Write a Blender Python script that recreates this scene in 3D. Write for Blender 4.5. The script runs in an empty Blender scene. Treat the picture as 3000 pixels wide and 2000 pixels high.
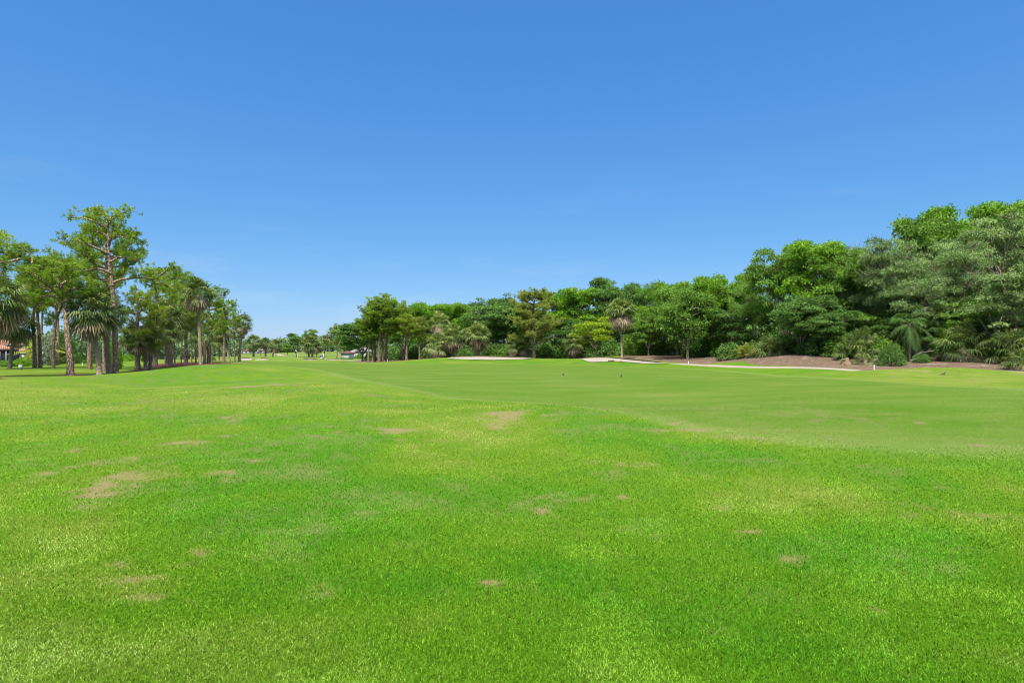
import bpy, math, random
import numpy as np
from math import radians as R

SC = bpy.context.scene
COL = SC.collection
# ------------------------------------------------------------------ camera, world, sun, exposure
F = 1700.0            # focal length in photo pixels (3000 wide)
HZ = 1027.0           # photo row of the horizon
EYE = 1.7
cam = bpy.data.cameras.new('camera'); camo = bpy.data.objects.new('camera', cam); COL.objects.link(camo)
cam.sensor_width = 36.0; cam.lens = F / 3000.0 * 36.0
cam.shift_y = (HZ - 1000.0) / 3000.0
cam.clip_start = 0.1; cam.clip_end = 5000
camo.location = (0, 0, EYE); camo.rotation_euler = (R(90), 0, 0)
SC.camera = camo

SUN_EL, SUN_AZ = R(61), R(-171)      # azimuth measured from +Y towards +X
wd = bpy.data.worlds.new('World'); SC.world = wd; wd.use_nodes = True
wn = wd.node_tree.nodes; wl = wd.node_tree.links
bg = wn['Background']; bg.inputs[1].default_value = 0.135
sky = wn.new('ShaderNodeTexSky'); sky.sky_type = 'NISHITA'; sky.sun_disc = False
sky.sun_elevation = SUN_EL; sky.sun_rotation = SUN_AZ
sky.altitude = 0; sky.air_density = 1.0; sky.dust_density = 0.2; sky.ozone_density = 3.0
EXPO = 1.45
# grade of the sky colour (per channel power and gain) towards the photograph's clear blue
sp = wn.new('ShaderNodeSeparateColor'); cb = wn.new('ShaderNodeCombineColor'); wl.new(sky.outputs[0], sp.inputs[0])
for i_, (g_, m_) in enumerate(((0.983, .517), (0.646, .682), (0.393, .974))):
    p_ = wn.new('ShaderNodeMath'); p_.operation = 'POWER'; p_.inputs[1].default_value = g_
    q_ = wn.new('ShaderNodeMath'); q_.operation = 'MULTIPLY'; q_.inputs[1].default_value = m_ * .135 ** g_ / .135
    wl.new(sp.outputs[i_], p_.inputs[0]); wl.new(p_.outputs[0], q_.inputs[0]); wl.new(q_.outputs[0], cb.inputs[i_])
# added fill light: sky overhead, out of view, whitened to soften the shade
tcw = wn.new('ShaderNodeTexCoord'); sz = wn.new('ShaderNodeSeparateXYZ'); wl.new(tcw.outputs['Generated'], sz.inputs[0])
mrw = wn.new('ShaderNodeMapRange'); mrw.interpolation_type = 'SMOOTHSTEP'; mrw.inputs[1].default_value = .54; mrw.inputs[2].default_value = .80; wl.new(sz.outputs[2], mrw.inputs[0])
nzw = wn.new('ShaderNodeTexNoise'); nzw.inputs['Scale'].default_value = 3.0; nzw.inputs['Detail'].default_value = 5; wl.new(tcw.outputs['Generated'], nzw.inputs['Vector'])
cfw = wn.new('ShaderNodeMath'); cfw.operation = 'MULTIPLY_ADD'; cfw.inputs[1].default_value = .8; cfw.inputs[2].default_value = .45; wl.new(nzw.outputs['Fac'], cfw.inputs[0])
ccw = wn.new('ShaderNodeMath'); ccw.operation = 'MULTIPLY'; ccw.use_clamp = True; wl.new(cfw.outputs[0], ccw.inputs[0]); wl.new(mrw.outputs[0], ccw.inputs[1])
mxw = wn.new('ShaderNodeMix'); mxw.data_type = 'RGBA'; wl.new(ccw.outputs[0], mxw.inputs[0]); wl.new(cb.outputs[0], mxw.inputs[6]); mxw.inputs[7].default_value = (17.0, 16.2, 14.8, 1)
mpw = wn.new('ShaderNodeMapping'); mpw.inputs['Scale'].default_value = (1.6, 1.6, 7.0); mpw.inputs['Location'].default_value = (.35, .2, .1); wl.new(tcw.outputs['Generated'], mpw.inputs['Vector'])
nz2 = wn.new('ShaderNodeTexNoise'); nz2.inputs['Scale'].default_value = 2.2; nz2.inputs['Detail'].default_value = 6; nz2.inputs['Roughness'].default_value = .62; wl.new(mpw.outputs[0], nz2.inputs['Vector'])
w1 = wn.new('ShaderNodeMapRange'); w1.interpolation_type = 'SMOOTHSTEP'; w1.inputs[1].default_value = .50; w1.inputs[2].default_value = .82; w1.inputs[4].default_value = .24; wl.new(nz2.outputs['Fac'], w1.inputs[0])
w2 = wn.new('ShaderNodeMapRange'); w2.interpolation_type = 'SMOOTHSTEP'; w2.inputs[1].default_value = .34; w2.inputs[2].default_value = .06; wl.new(sz.outputs[2], w2.inputs[0])
w3 = wn.new('ShaderNodeMath'); w3.operation = 'MULTIPLY'; wl.new(w1.outputs[0], w3.inputs[0]); wl.new(w2.outputs[0], w3.inputs[1])
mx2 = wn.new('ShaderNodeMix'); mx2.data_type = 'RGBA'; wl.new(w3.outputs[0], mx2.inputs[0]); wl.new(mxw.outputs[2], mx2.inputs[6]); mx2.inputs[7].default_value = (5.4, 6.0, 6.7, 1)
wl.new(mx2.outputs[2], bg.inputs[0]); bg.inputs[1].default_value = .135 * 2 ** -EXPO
sun = bpy.data.lights.new('sun', 'SUN'); suno = bpy.data.objects.new('sun', sun); COL.objects.link(suno)
sun.energy = 3.05; sun.angle = R(5.0); sun.color = (1.0, 0.955, 0.88)
suno.rotation_euler = (R(90) - SUN_EL, 0, -SUN_AZ + math.pi)
suno.location = (0, 0, 60)
SC.view_settings.view_transform = 'Standard'; SC.view_settings.look = 'None'
SC.view_settings.exposure = EXPO; SC.view_settings.gamma = 1.0
SC.cycles.max_bounces = 6; SC.cycles.diffuse_bounces = 3; SC.cycles.transmission_bounces = 4
SC.cycles.use_adaptive_sampling = True; SC.cycles.filter_width = 1.1

rng = np.random.default_rng(7)
random.seed(7)

# ------------------------------------------------------------------ mesh helpers
def mesh(name, V, Fc, mat=None, attrs=None, smooth=False):
    """V: (n,3); Fc: int array (m,k) or list of such arrays."""
    me = bpy.data.meshes.new(name)
    V = np.asarray(V, np.float32)
    if not isinstance(Fc, list): Fc = [Fc]
    Fc = [np.asarray(f, np.int32) for f in Fc if len(f)]
    loops = np.concatenate([f.ravel() for f in Fc])
    sizes = np.concatenate([np.full(len(f), f.shape[1], np.int32) for f in Fc])
    starts = np.concatenate([[0], np.cumsum(sizes)[:-1]]).astype(np.int32)
    me.vertices.add(len(V)); me.vertices.foreach_set('co', V.ravel())
    me.loops.add(len(loops)); me.loops.foreach_set('vertex_index', loops)
    me.polygons.add(len(sizes)); me.polygons.foreach_set('loop_start', starts); me.polygons.foreach_set('loop_total', sizes)
    if smooth: me.polygons.foreach_set('use_smooth', np.ones(len(sizes), bool))
    for k, a in (attrs or {}).items():
        at = me.attributes.new(k, 'FLOAT', 'POINT'); at.data.foreach_set('value', np.asarray(a, np.float32))
    me.update(calc_edges=True)
    if mat: me.materials.append(mat)
    return me

def obj(name, me, parent=None, loc=None):
    o = bpy.data.objects.new(name, me); COL.objects.link(o)
    if parent: o.parent = parent
    if loc is not None: o.location = loc
    return o

def tag(o, label=None, cat=None, group=None, kind=None):
    if label: o['label'] = label
    if cat: o['category'] = cat
    if group: o['group'] = group
    if kind: o['kind'] = kind
    return o

def empty(name, loc, rz=0.0, sc=(1, 1, 1)):
    o = bpy.data.objects.new(name, None); COL.objects.link(o)
    o.empty_display_size = 0.3
    o.location = loc; o.rotation_euler = (0, 0, rz); o.scale = sc
    return o

class MB:
    def __init__(s): s.v = []; s.f = {}; s.n = 0; s.a = []
    def add(s, V, Fc, a=0.0):
        V = np.asarray(V, float)
        for f in (Fc if isinstance(Fc, list) else [Fc]):
            f = np.asarray(f, int)
            if len(f): s.f.setdefault(f.shape[1], []).append(f + s.n)
        s.v.append(V); s.n += len(V)
        s.a.append(np.full(len(V), a) if np.isscalar(a) else np.asarray(a))
    def build(s, name, mat, smooth=False):
        return mesh(name, np.concatenate(s.v), [np.concatenate(x) for x in s.f.values()], mat, {'rnd': np.concatenate(s.a)}, smooth)

def norm(v):
    return v / (np.linalg.norm(v, axis=-1, keepdims=True) + 1e-9)

def tube(P, rad, seg=7, cap=True, rough=0.0, seed=0):
    P = np.asarray(P, float); n = len(P)
    rad = np.broadcast_to(np.asarray(rad, float), (n,))
    T = norm(np.gradient(P, axis=0))
    ref = np.array([0, 1, 0.13]) if abs(T[:, 2]).mean() > 0.7 else np.array([0.0, 0.1, 1])
    A = norm(np.cross(T, ref)); B = np.cross(T, A)
    th = np.arange(seg) / seg * 2 * math.pi
    ring = A[:, None, :] * np.cos(th)[None, :, None] + B[:, None, :] * np.sin(th)[None, :, None]
    rr = np.random.default_rng(seed)
    rm = rad[:, None] * (1 + rough * rr.uniform(-1, 1, (n, seg)))
    V = (P[:, None, :] + ring * rm[:, :, None]).reshape(-1, 3)
    i = np.arange(n - 1)[:, None] * seg; j = np.arange(seg)[None, :]; k = (j + 1) % seg
    Q = np.stack([i + j, i + k, i + seg + k, i + seg + j], -1).reshape(-1, 4)
    out = [Q]
    if cap:
        V = np.concatenate([V, P[-1:]]); c = len(V) - 1; b = (n - 1) * seg
        out.append(np.stack([b + np.arange(seg), b + (np.arange(seg) + 1) % seg, np.full(seg, c)], -1))
    return V, out

def box(cx, cy, cz, sx, sy, sz):
    x, y, z = sx / 2, sy / 2, sz / 2
    V = np.array([[i * x + cx, j * y + cy, k * z + cz] for k in (-1, 1) for j in (-1, 1) for i in (-1, 1)])
    return V, np.array([[0, 2, 3, 1], [4, 5, 7, 6], [0, 1, 5, 4], [2, 6, 7, 3], [0, 4, 6, 2], [1, 3, 7, 5]])

def curve(pts, n=10):
    """Catmull-Rom through pts."""
    P = np.asarray(pts, float)
    if len(P) == 2: return P[0] + (P[1] - P[0]) * np.linspace(0, 1, n)[:, None]
    Q = np.concatenate([[2 * P[0] - P[1]], P, [2 * P[-1] - P[-2]]])
    out = []
    m = max(2, n // (len(P) - 1))
    for i in range(1, len(Q) - 2):
        t = np.linspace(0, 1, m, endpoint=False)[:, None]
        a, b, c, d = Q[i - 1], Q[i], Q[i + 1], Q[i + 2]
        out.append(0.5 * (2 * b + (c - a) * t + (2 * a - 5 * b + 4 * c - d) * t ** 2 + (3 * b - a - 3 * c + d) * t ** 3))
    out.append(P[-1:])
    return np.concatenate(out)

# value noise on numpy arrays
def _h(ix, iy, s):
    n = (ix.astype(np.int64) * 374761393 + iy.astype(np.int64) * 668265263 + s * 144665) & 0x7fffffff
    n = ((n ^ (n >> 13)) * 1274126177) & 0x7fffffff
    return ((n ^ (n >> 16)) & 0xffff) / 65535.0
def vnoise(x, y, s=0):
    ix, iy = np.floor(x), np.floor(y); fx, fy = x - ix, y - iy
    fx = fx * fx * (3 - 2 * fx); fy = fy * fy * (3 - 2 * fy)
    a, b, c, d = _h(ix, iy, s), _h(ix + 1, iy, s), _h(ix, iy + 1, s), _h(ix + 1, iy + 1, s)
    return (a * (1 - fx) + b * fx) * (1 - fy) + (c * (1 - fx) + d * fx) * fy
def fbm(x, y, s=0, o=4):
    t = 0; w = 0.5; tot = 0
    for k in range(o):
        t = t + w * vnoise(x * 2 ** k + 17.3 * k, y * 2 ** k - 9.1 * k, s + k); tot += w; w *= 0.5
    return t / tot
def sstep(a, b, x):
    t = np.clip((x - a) / (b - a), 0, 1); return t * t * (3 - 2 * t)

# ------------------------------------------------------------------ terrain heights
# anchors: photo column, depth in metres, photo row seen there (the height follows from the eye height)
ANC = []
def anc(px, *dp):
    for d, py in dp: ANC.append((px, d, EYE - (py - HZ) / F * d))
def ancz(px, *dz):
    for d, z in dz: ANC.append((px, d, z))
for px in (-700, -200, 300, 800, 1300, 1800, 2300, 2800, 3300, 3800):
    ancz(px, (1.5, 0), (4, 0), (8, 0.0), (13, 0.0))
ancz(-500, (20, .1), (27, .3), (36, .2), (60, -.1), (100, 0), (200, 0), (400, 0))
anc(0, (20, 1162), (27, 1117), (38, 1112), (55, 1085), (68, 1074)); ancz(0, (33, -.05), (88, -.6), (102, -.8), (140, -.6), (250, 0))
anc(200, (22, 1150), (32, 1103), (47, 1098), (62, 1077), (80, 1064), (100, 1057)); ancz(200, (40, -.1))
ancz(335, (29, -.08)); anc(335, (36, 1097), (50, 1097.5), (65, 1078), (85, 1063), (110, 1053)); ancz(335, (43, -.12))
ancz(430, (26, -.02), (32, -.1)); anc(430, (40, 1085.5), (57, 1082), (80, 1066), (110, 1053)); ancz(430, (48, -.02))
ancz(560, (28, 0), (35, -.12)); anc(560, (46, 1071), (66, 1066.5), (80, 1061), (110, 1054)); ancz(560, (54, .2), (200, -1), (400, -.6))
ancz(700, (28, 0), (37, -.14)); anc(700, (52, 1065.5), (100, 1058.5), (140, 1056.5), (175, 1055), (190, 1048.5), (203, 1046.5), (240, 1045), (330, 1041), (420, 1037.5)); ancz(700, (62, .25), (76, 0))
anc(850, (30, 1116), (54, 1072), (110, 1063.5), (150, 1059), (190, 1053), (240, 1045.5), (330, 1040), (420, 1032.5)); ancz(850, (500, .3), (900, 0))
anc(980, (28, 1120), (60, 1078), (110, 1063), (150, 1060), (180, 1055.5), (195, 1052.5), (205, 1051), (240, 1046.5), (330, 1036), (420, 1030.5)); ancz(980, (500, .6))
anc(1100, (24, 1138), (34, 1119), (52, 1090), (72, 1075), (100, 1064), (116, 1060), (140, 1057)); ancz(1100, (200, -1.2), (400, .3))
anc(1300, (18, 1187), (22.5, 1166), (34, 1119), (52, 1089), (72, 1074), (92, 1061), (99, 1055), (106, 1049), (112, 1046.5)); ancz(1300, (122, -.1), (140, 0), (200, -.5))
anc(1430, (18, 1187), (22.5, 1170), (34, 1118), (52, 1088), (72, 1073), (90, 1062), (99, 1053.5), (106, 1047.5), (111, 1045)); ancz(1430, (122, -.1), (140, 0))
anc(1560, (17, 1194), (22, 1174), (34, 1118), (52, 1087), (72, 1072), (90, 1062), (99, 1055.5), (105, 1051), (109, 1049)); ancz(1560, (122, 0), (140, 0))
anc(1650, (17, 1196), (22, 1178), (34, 1117), (52, 1087), (72, 1072), (90, 1060), (104, 1050.5)); ancz(1650, (118, 0), (140, .2))
anc(1750, (16, 1206), (21, 1182), (34, 1118), (52, 1087), (72, 1072), (82, 1063), (90, 1050.5), (95, 1047)); ancz(1750, (103, .2), (115, .5), (140, .4))
anc(1850, (16, 1208), (21, 1186), (34, 1118), (52, 1088), (72, 1074), (80, 1064), (88, 1055.5), (93, 1052.5), (104, 1046), (110, 1041)); ancz(1850, (125, .9))
anc(1960, (16, 1207), (21, 1185), (34, 1119), (52, 1090), (70, 1073), (79, 1065), (88, 1060.5), (98, 1048), (106, 1041)); ancz(1960, (125, 1.0))
anc(2100, (16, 1206), (34, 1120), (52, 1092), (66, 1076), (72, 1070), (78, 1065), (86, 1055), (94, 1042)); ancz(2100, (115, 1.2))
anc(2300, (16, 1205), (34, 1121), (48, 1100), (57, 1081), (61.5, 1073.5), (65, 1070), (76, 1039)); ancz(2300, (95, 1.3))
anc(2440, (16, 1204), (32, 1122), (44, 1095), (52, 1085), (56, 1079), (61, 1073), (72, 1041)); ancz(2440, (90, 1.2))
anc(2560, (16, 1203), (30, 1126), (40, 1100), (46, 1082.5), (62, 1064), (66, 1056)); ancz(2560, (51, -.25), (56, -.14), (80, .8))
anc(2700, (16, 1203), (29, 1128), (40, 1099), (48, 1077), (61, 1060), (66, 1056)); ancz(2700, (52, -.22), (56, .0), (80, .8))
anc(2850, (16, 1204), (28, 1132), (40, 1100), (47, 1079), (57, 1064), (62, 1058)); ancz(2850, (51.5, -.2), (80, .7))
anc(3000, (16, 1205), (26, 1140), (36, 1108), (43, 1090), (52, 1076), (58, 1070)); ancz(3000, (47, -.3), (80, .3))
ancz(3300, (25, 0), (40, .1), (60, .1), (90, .2)); ancz(3700, (40, 0), (90, 0))
ancz(1500, (250, 0), (500, .5)); ancz(2200, (200, .8), (450, .5)); ancz(2900, (150, .4), (400, 0))
ANC = np.array(ANC)
def uv(x, y):
    d = np.hypot(x, y); return np.arctan2(x, y) * 1.5, np.log(d + 0.5)
_ax = (ANC[:, 0] - 1500) / F * ANC[:, 1]; _ay = ANC[:, 1]
_au, _av = uv(_ax, _ay); LK = 0.5
def _k(r): r = r / LK; return (1 + 1.732 * r) * np.exp(-1.732 * r)
_K = _k(np.hypot(_au[:, None] - _au[None], _av[:, None] - _av[None])) + 2e-3 * np.eye(len(ANC))
_W = np.linalg.solve(_K, ANC[:, 2])
def H(x, y):
    x = np.asarray(x, float); y = np.asarray(y, float); sh = np.broadcast(x, y).shape
    x = np.broadcast_to(x, sh).ravel(); y = np.broadcast_to(y, sh).ravel()
    u, v = uv(x, y); out = np.empty(len(x))
    for i in range(0, len(x), 20000):
        s = slice(i, i + 20000)
        out[s] = _k(np.hypot(u[s, None] - _au[None], v[s, None] - _av[None])) @ _W
    d = np.hypot(x, y)
    out += 0.05 * (fbm(x / 7, y / 7, 5, 2) - .5) * sstep(3, 9, d) * (1 - sstep(30, 60, d)) * 0.8
    return out.reshape(sh)
def at(px, d):
    x = (px - 1500) / F * d
    return np.array([x, d, float(H(x, d))])
def ztop(py, d): return EYE + (HZ - py) / F * d
_DD = np.exp(np.linspace(math.log(2.2), math.log(600), 1500))
def hit(px, py):
    x = (px - 1500) / F * _DD
    z = EYE - (py - HZ) / F * _DD
    ok = np.nonzero(z <= H(x, _DD))[0]
    d = _DD[ok[0]] if len(ok) else 600.0
    return np.array([(px - 1500) / F * d, d])

def inpoly(x, y, P):
    ins = np.zeros(x.shape, bool); n = len(P)
    for i in range(n):
        (x1, y1), (x2, y2) = P[i], P[(i + 1) % n]
        c = ((y1 > y) != (y2 > y)) & (x < (x2 - x1) * (y - y1) / (y2 - y1 + 1e-12) + x1)
        ins ^= c
    return ins
def sdist(x, y, P):
    d2 = np.full(x.shape, 1e9); n = len(P)
    for i in range(n):
        (x1, y1), (x2, y2) = P[i], P[(i + 1) % n]
        ex, ey = x2 - x1, y2 - y1
        t = np.clip(((x - x1) * ex + (y - y1) * ey) / (ex * ex + ey * ey + 1e-9), 0, 1)
        d2 = np.minimum(d2, (x - x1 - t * ex) ** 2 + (y - y1 - t * ey) ** 2)
    return np.where(inpoly(x, y, P), 1, -1) * np.sqrt(d2)

FAIR = [hit(*p) for p in [(978, 1094), (1040, 1109), (1150, 1131), (1290, 1160), (1450, 1173), (1600, 1184), (1700, 1192), (1850, 1212), (1980, 1242), (2080, 1262), (2300, 1288), (2700, 1310), (3300, 1335),
        (3500, 1160), (2750, 1130), (2450, 1108), (2250, 1098), (2100, 1085), (1950, 1077), (1800, 1073), (1640, 1068), (1500, 1066), (1300, 1065), (1150, 1067), (1000, 1063), (900, 1060.5), (760, 1059), (690, 1060), (800, 1070), (900, 1080)]]
MULCH_R = [hit(*p) for p in [(1815, 1051), (1900, 1055), (1960, 1060.5), (2020, 1064), (2060, 1066), (2110, 1062), (2170, 1058), (2185, 1062), (2215, 1070), (2300, 1071.5), (2400, 1076)]] + \
          [at(p, d)[:2] for p, d in [(2480, 57.5), (2540, 55), (2610, 55.5), (2700, 51.5), (2850, 50), (3000, 45), (3200, 43), (3700, 45), (3700, 95), (2700, 95), (2300, 112), (1900, 135), (1815, 120)]]
MULCH_L = [[at(p, d)[:2] for p, d in q] for q in (
    [(165, 45.5), (240, 45), (345, 45.5), (390, 49), (440, 52), (450, 58), (420, 60), (380, 55), (330, 53), (250, 50), (190, 50)],
    [(420, 62), (500, 58), (600, 56), (680, 60), (760, 68), (780, 76), (700, 78), (620, 80), (520, 84), (430, 76)],
    [(-160, 33), (-20, 36.5), (22, 38), (0, 42), (-150, 44)],
    [(650, 100), (720, 98), (725, 108), (650, 110)],
    [(1055, 112), (1150, 106), (1280, 108), (1500, 113), (1650, 112), (1800, 115), (1800, 160), (1300, 175), (1050, 190), (1030, 140)])]
DRY = []   # (x, y, rx, ry, strength) worn patches of the lawn
for px, py, rx, ry, s in [(430, 1400, 85, 26, 1.0), (330, 1425, 70, 28, .8), (240, 1455, 70, 20, .55), (660, 1393, 36, 14, .7), (180, 1380, 90, 25, .45), (560, 1400, 40, 16, .3),
        (1500, 1215, 75, 14, .95), (1480, 1245, 60, 10, .75), (1170, 1258, 62, 10, .75), (720, 1137, 130, 3.5, .75), (230, 1315, 26, 6, .7), (350, 1350, 60, 10, .5), (570, 1292, 32, 5, .5),
        (700, 1218, 44, 9, .55), (2070, 1263, 75, 7, .8), (2200, 1282, 140, 6, .4), (1880, 1360, 60, 12, .6), (2050, 1480, 140, 25, .35), (2200, 1560, 60, 8, .5), (1700, 1465, 150, 22, .4),
        (2890, 1510, 130, 10, .75), (2640, 1490, 60, 12, .45), (2350, 1655, 70, 10, .45), (2570, 1795, 40, 14, .6), (430, 1690, 45, 12, .75), (590, 1612, 55, 14, .8), (520, 1650, 60, 16, .45), (440, 1755, 70, 14, .6), (560, 1765, 30, 8, .5), (640, 1870, 50, 14, .4),
        (1415, 1704, 34, 8, .8), (90, 1500, 90, 14, .5), (1000, 1265, 50, 8, .4), (820, 1345, 60, 8, .35), (1250, 1290, 80, 8, .3), (2960, 1745, 50, 14, .5), (380, 1650, 30, 10, .5), (2690, 1095, 60, 5, .35), (2850, 1092, 70, 4, .4), (2690, 1235, 30, 3, .7), (1965, 1239, 22, 2.5, .9), (2930, 1302, 30, 3, .5),
        (1675, 1290, 14, 3, .6), (1800, 1280, 30, 4, .3), (900, 1740, 120, 30, .2), (1250, 1600, 120, 20, .25), (2100, 1700, 120, 20, .3), (1100, 1330, 60, 10, .35)]:
    d = EYE * F / (py - HZ); x = (px - 1500) / F * d
    DRY.append((x, d, rx / F * d, ry / F * d * d / EYE, s))
LUSH = []
for px, py, rx, ry, s in [(1000, 1420, 380, 40, 1), (700, 1500, 350, 45, .9), (1500, 1440, 300, 40, .5), (1250, 1700, 220, 45, .8), (1050, 1560, 250, 40, .6), (1900, 1290, 260, 26, 1), (2150, 1330, 300, 30, .9), (2500, 1380, 250, 30, .4), (1600, 1670, 180, 40, .8), (1800, 1240, 120, 12, .7), (2450, 1620, 200, 30, .8), (2750, 1560, 200, 40, .7), (2950, 1850, 120, 50, .7), (600, 1560, 250, 40, .7),
        (350, 1620, 200, 30, .5), (250, 1800, 180, 40, .6), (900, 1340, 160, 18, .6), (200, 1280, 160, 14, .5), (1000, 1180, 140, 12, .4), (750, 1110, 250, 12, .7), (200, 1210, 200, 14, .3), (1500, 1620, 160, 30, .5), (40, 1640, 90, 40, .4)]:
    d = EYE * F / (py - HZ); x = (px - 1500) / F * d
    LUSH.append((x, d, rx / F * d, ry / F * d * d / EYE, s))
for px, d, rx, ry, s in [(560, 42, 4, 7, 1), (690, 47, 5, 8, .9), (430, 36, 4, 5, .8), (860, 50, 5, 9, .8), (620, 33, 4, 3.5, .6), (950, 40, 4, 5, .6), (1500, 98, 14, 5, .7), (1640, 90, 8, 6, .7), (1800, 78, 10, 4, .7), (2050, 66, 12, 4, .8), (2350, 52, 10, 4, .8), (2540, 40, 4, 5, .4)]:
    LUSH.append(((px - 1500) / F * d, d, rx, ry, s))
def fields(x, y):
    """dry and lush cover of the lawn, 0..1, at points of the ground"""
    r = np.hypot(x, y) + 1e-6
    wx = x + 0.05 * r * (fbm(x * .9, y * .9, 31, 3) - .5) * 2; wy = y + 0.05 * r * (fbm(x * .9, y * .9, 32, 3) - .5) * 2
    dry = np.zeros(x.shape); lush = np.zeros(x.shape)
    for cx, cy, rx, ry, s in DRY:
        q = ((wx - cx) / rx) ** 2 + ((wy - cy) / ry) ** 2
        dry = np.maximum(dry, s * np.exp(-0.8 * q))
    for cx, cy, rx, ry, s in LUSH:
        q = ((wx - cx) / rx) ** 2 + ((wy - cy) / ry) ** 2
        lush = np.maximum(lush, s * np.exp(-0.8 * q))
    n1 = fbm(x / 1.6, y / 1.6, 3, 4); n2 = fbm(x / .45, y / .45, 9, 3); n3 = fbm(x / 6, y / 9, 15, 3)
    n4 = fbm(x / .16, y / .16, 23, 3)
    dry = np.clip(.85 * sstep(.12, 1.0, dry * 1.1 + 1.0 * (n2 - .5) + .7 * (n4 - .5)) * (dry > .02) + .5 * sstep(.48, .76, n1 * .42 + n2 * .33 + n4 * .25), 0, 1)
    lush = np.clip(0.42 + 0.38 * (1 - sstep(3.0, 7.5, r)) + 0.55 * lush + 1.4 * (n3 - .5) + 1.75 * (n1 - .5) + .4 * (n2 - .5) - .45 * dry, 0, 1)
    return dry, lush

# ------------------------------------------------------------------ materials
def newmat(name):
    m = bpy.data.materials.new(name); m.use_nodes = True
    nt = m.node_tree; nt.nodes.clear()
    out = nt.nodes.new('ShaderNodeOutputMaterial')
    return m, nt, out
def nd(nt, t, **kw):
    n = nt.nodes.new(t)
    for k, v in kw.items():
        if k.startswith('i_'): n.inputs[k[2:].replace('_', ' ')].default_value = v
        else: setattr(n, k, v)
    return n
def ramp(nt, fac, stops):
    r = nt.nodes.new('ShaderNodeValToRGB'); e = r.color_ramp.elements
    while len(e) < len(stops): e.new(0.5)
    for el, (p, c) in zip(e, stops): el.position = p; el.color = (*c, 1)
    nt.links.new(fac, r.inputs[0]); return r.outputs[0]
def mixc(nt, fac, a, b, mode='MIX'):
    n = nt.nodes.new('ShaderNodeMix'); n.data_type = 'RGBA'; n.blend_type = mode
    for s, v in ((0, fac), (6, a), (7, b)):
        if hasattr(v, 'is_output') or isinstance(v, bpy.types.NodeSocket): nt.links.new(v, n.inputs[s])
        else: n.inputs[s].default_value = v if s == 0 else (*v, 1)
    return n.outputs[2]
def attr(nt, name): return nd(nt, 'ShaderNodeAttribute', attribute_name=name).outputs['Fac']
def noise(nt, vec, scale, detail=4, rough=.55):
    n = nd(nt, 'ShaderNodeTexNoise'); n.inputs['Scale'].default_value = scale; n.inputs['Detail'].default_value = detail; n.inputs['Roughness'].default_value = rough
    if vec is not None: nt.links.new(vec, n.inputs['Vector'])
    return n.outputs['Fac']
def mathn(nt, op, a, b=None, c=None, clamp=False):
    n = nd(nt, 'ShaderNodeMath', operation=op); n.use_clamp = clamp
    for i, v in enumerate((a, b, c)):
        if v is None: continue
        if isinstance(v, bpy.types.NodeSocket): nt.links.new(v, n.inputs[i])
        else: n.inputs[i].default_value = v
    return n.outputs[0]
def principled(nt, out, color, rough=.9, spec=.2, bump=None, bdist=.02, bstr=1.0):
    p = nd(nt, 'ShaderNodeBsdfPrincipled')
    if isinstance(color, bpy.types.NodeSocket): nt.links.new(color, p.inputs['Base Color'])
    else: p.inputs['Base Color'].default_value = (*color, 1)
    p.inputs['Roughness'].default_value = rough; p.inputs['Specular IOR Level'].default_value = spec
    if bump is not None:
        b = nd(nt, 'ShaderNodeBump'); b.inputs['Distance'].default_value = bdist; b.inputs['Strength'].default_value = bstr
        nt.links.new(bump, b.inputs['Height']); nt.links.new(b.outputs[0], p.inputs['Normal'])
    if out is not None: nt.links.new(p.outputs[0], out.inputs[0])
    return p

G_LUSH = (0.064, 0.188, 0.006); G_MID = (0.108, 0.210, 0.009); G_PALE = (0.170, 0.234, 0.032)
G_DRY = (0.241, 0.197, 0.095); G_FAIR = (0.093, 0.183, 0.017); G_FAIR2 = (0.071, 0.165, 0.008)
def lawn_colour(nt, fine=True):
    geo = nd(nt, 'ShaderNodeNewGeometry').outputs['Position']
    lush, dry, fair = attr(nt, 'lush'), attr(nt, 'dry'), attr(nt, 'fair')
    base = ramp(nt, lush, [(0.0, G_PALE), (0.45, G_MID), (1.0, G_LUSH)])
    n = noise(nt, geo, 0.35, 5, .6)
    mp = nd(nt, 'ShaderNodeMapping'); mp.inputs['Scale'].default_value = (.26, .75, 1); nt.links.new(geo, mp.inputs['Vector'])
    n2 = noise(nt, mp.outputs[0], 0.6, 5, .65)
    fc = ramp(nt, n2, [(0.36, G_FAIR2), (0.52, G_FAIR), (.66, (0.134, 0.196, .028))])
    col = mixc(nt, fair, base, fc)
    col = mixc(nt, mathn(nt, 'MULTIPLY', mathn(nt, 'MULTIPLY', fair, mathn(nt, 'SUBTRACT', 1.0, fair)), 1.5), col, (.20, .26, .075))
    return col, geo, dry, n
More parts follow.
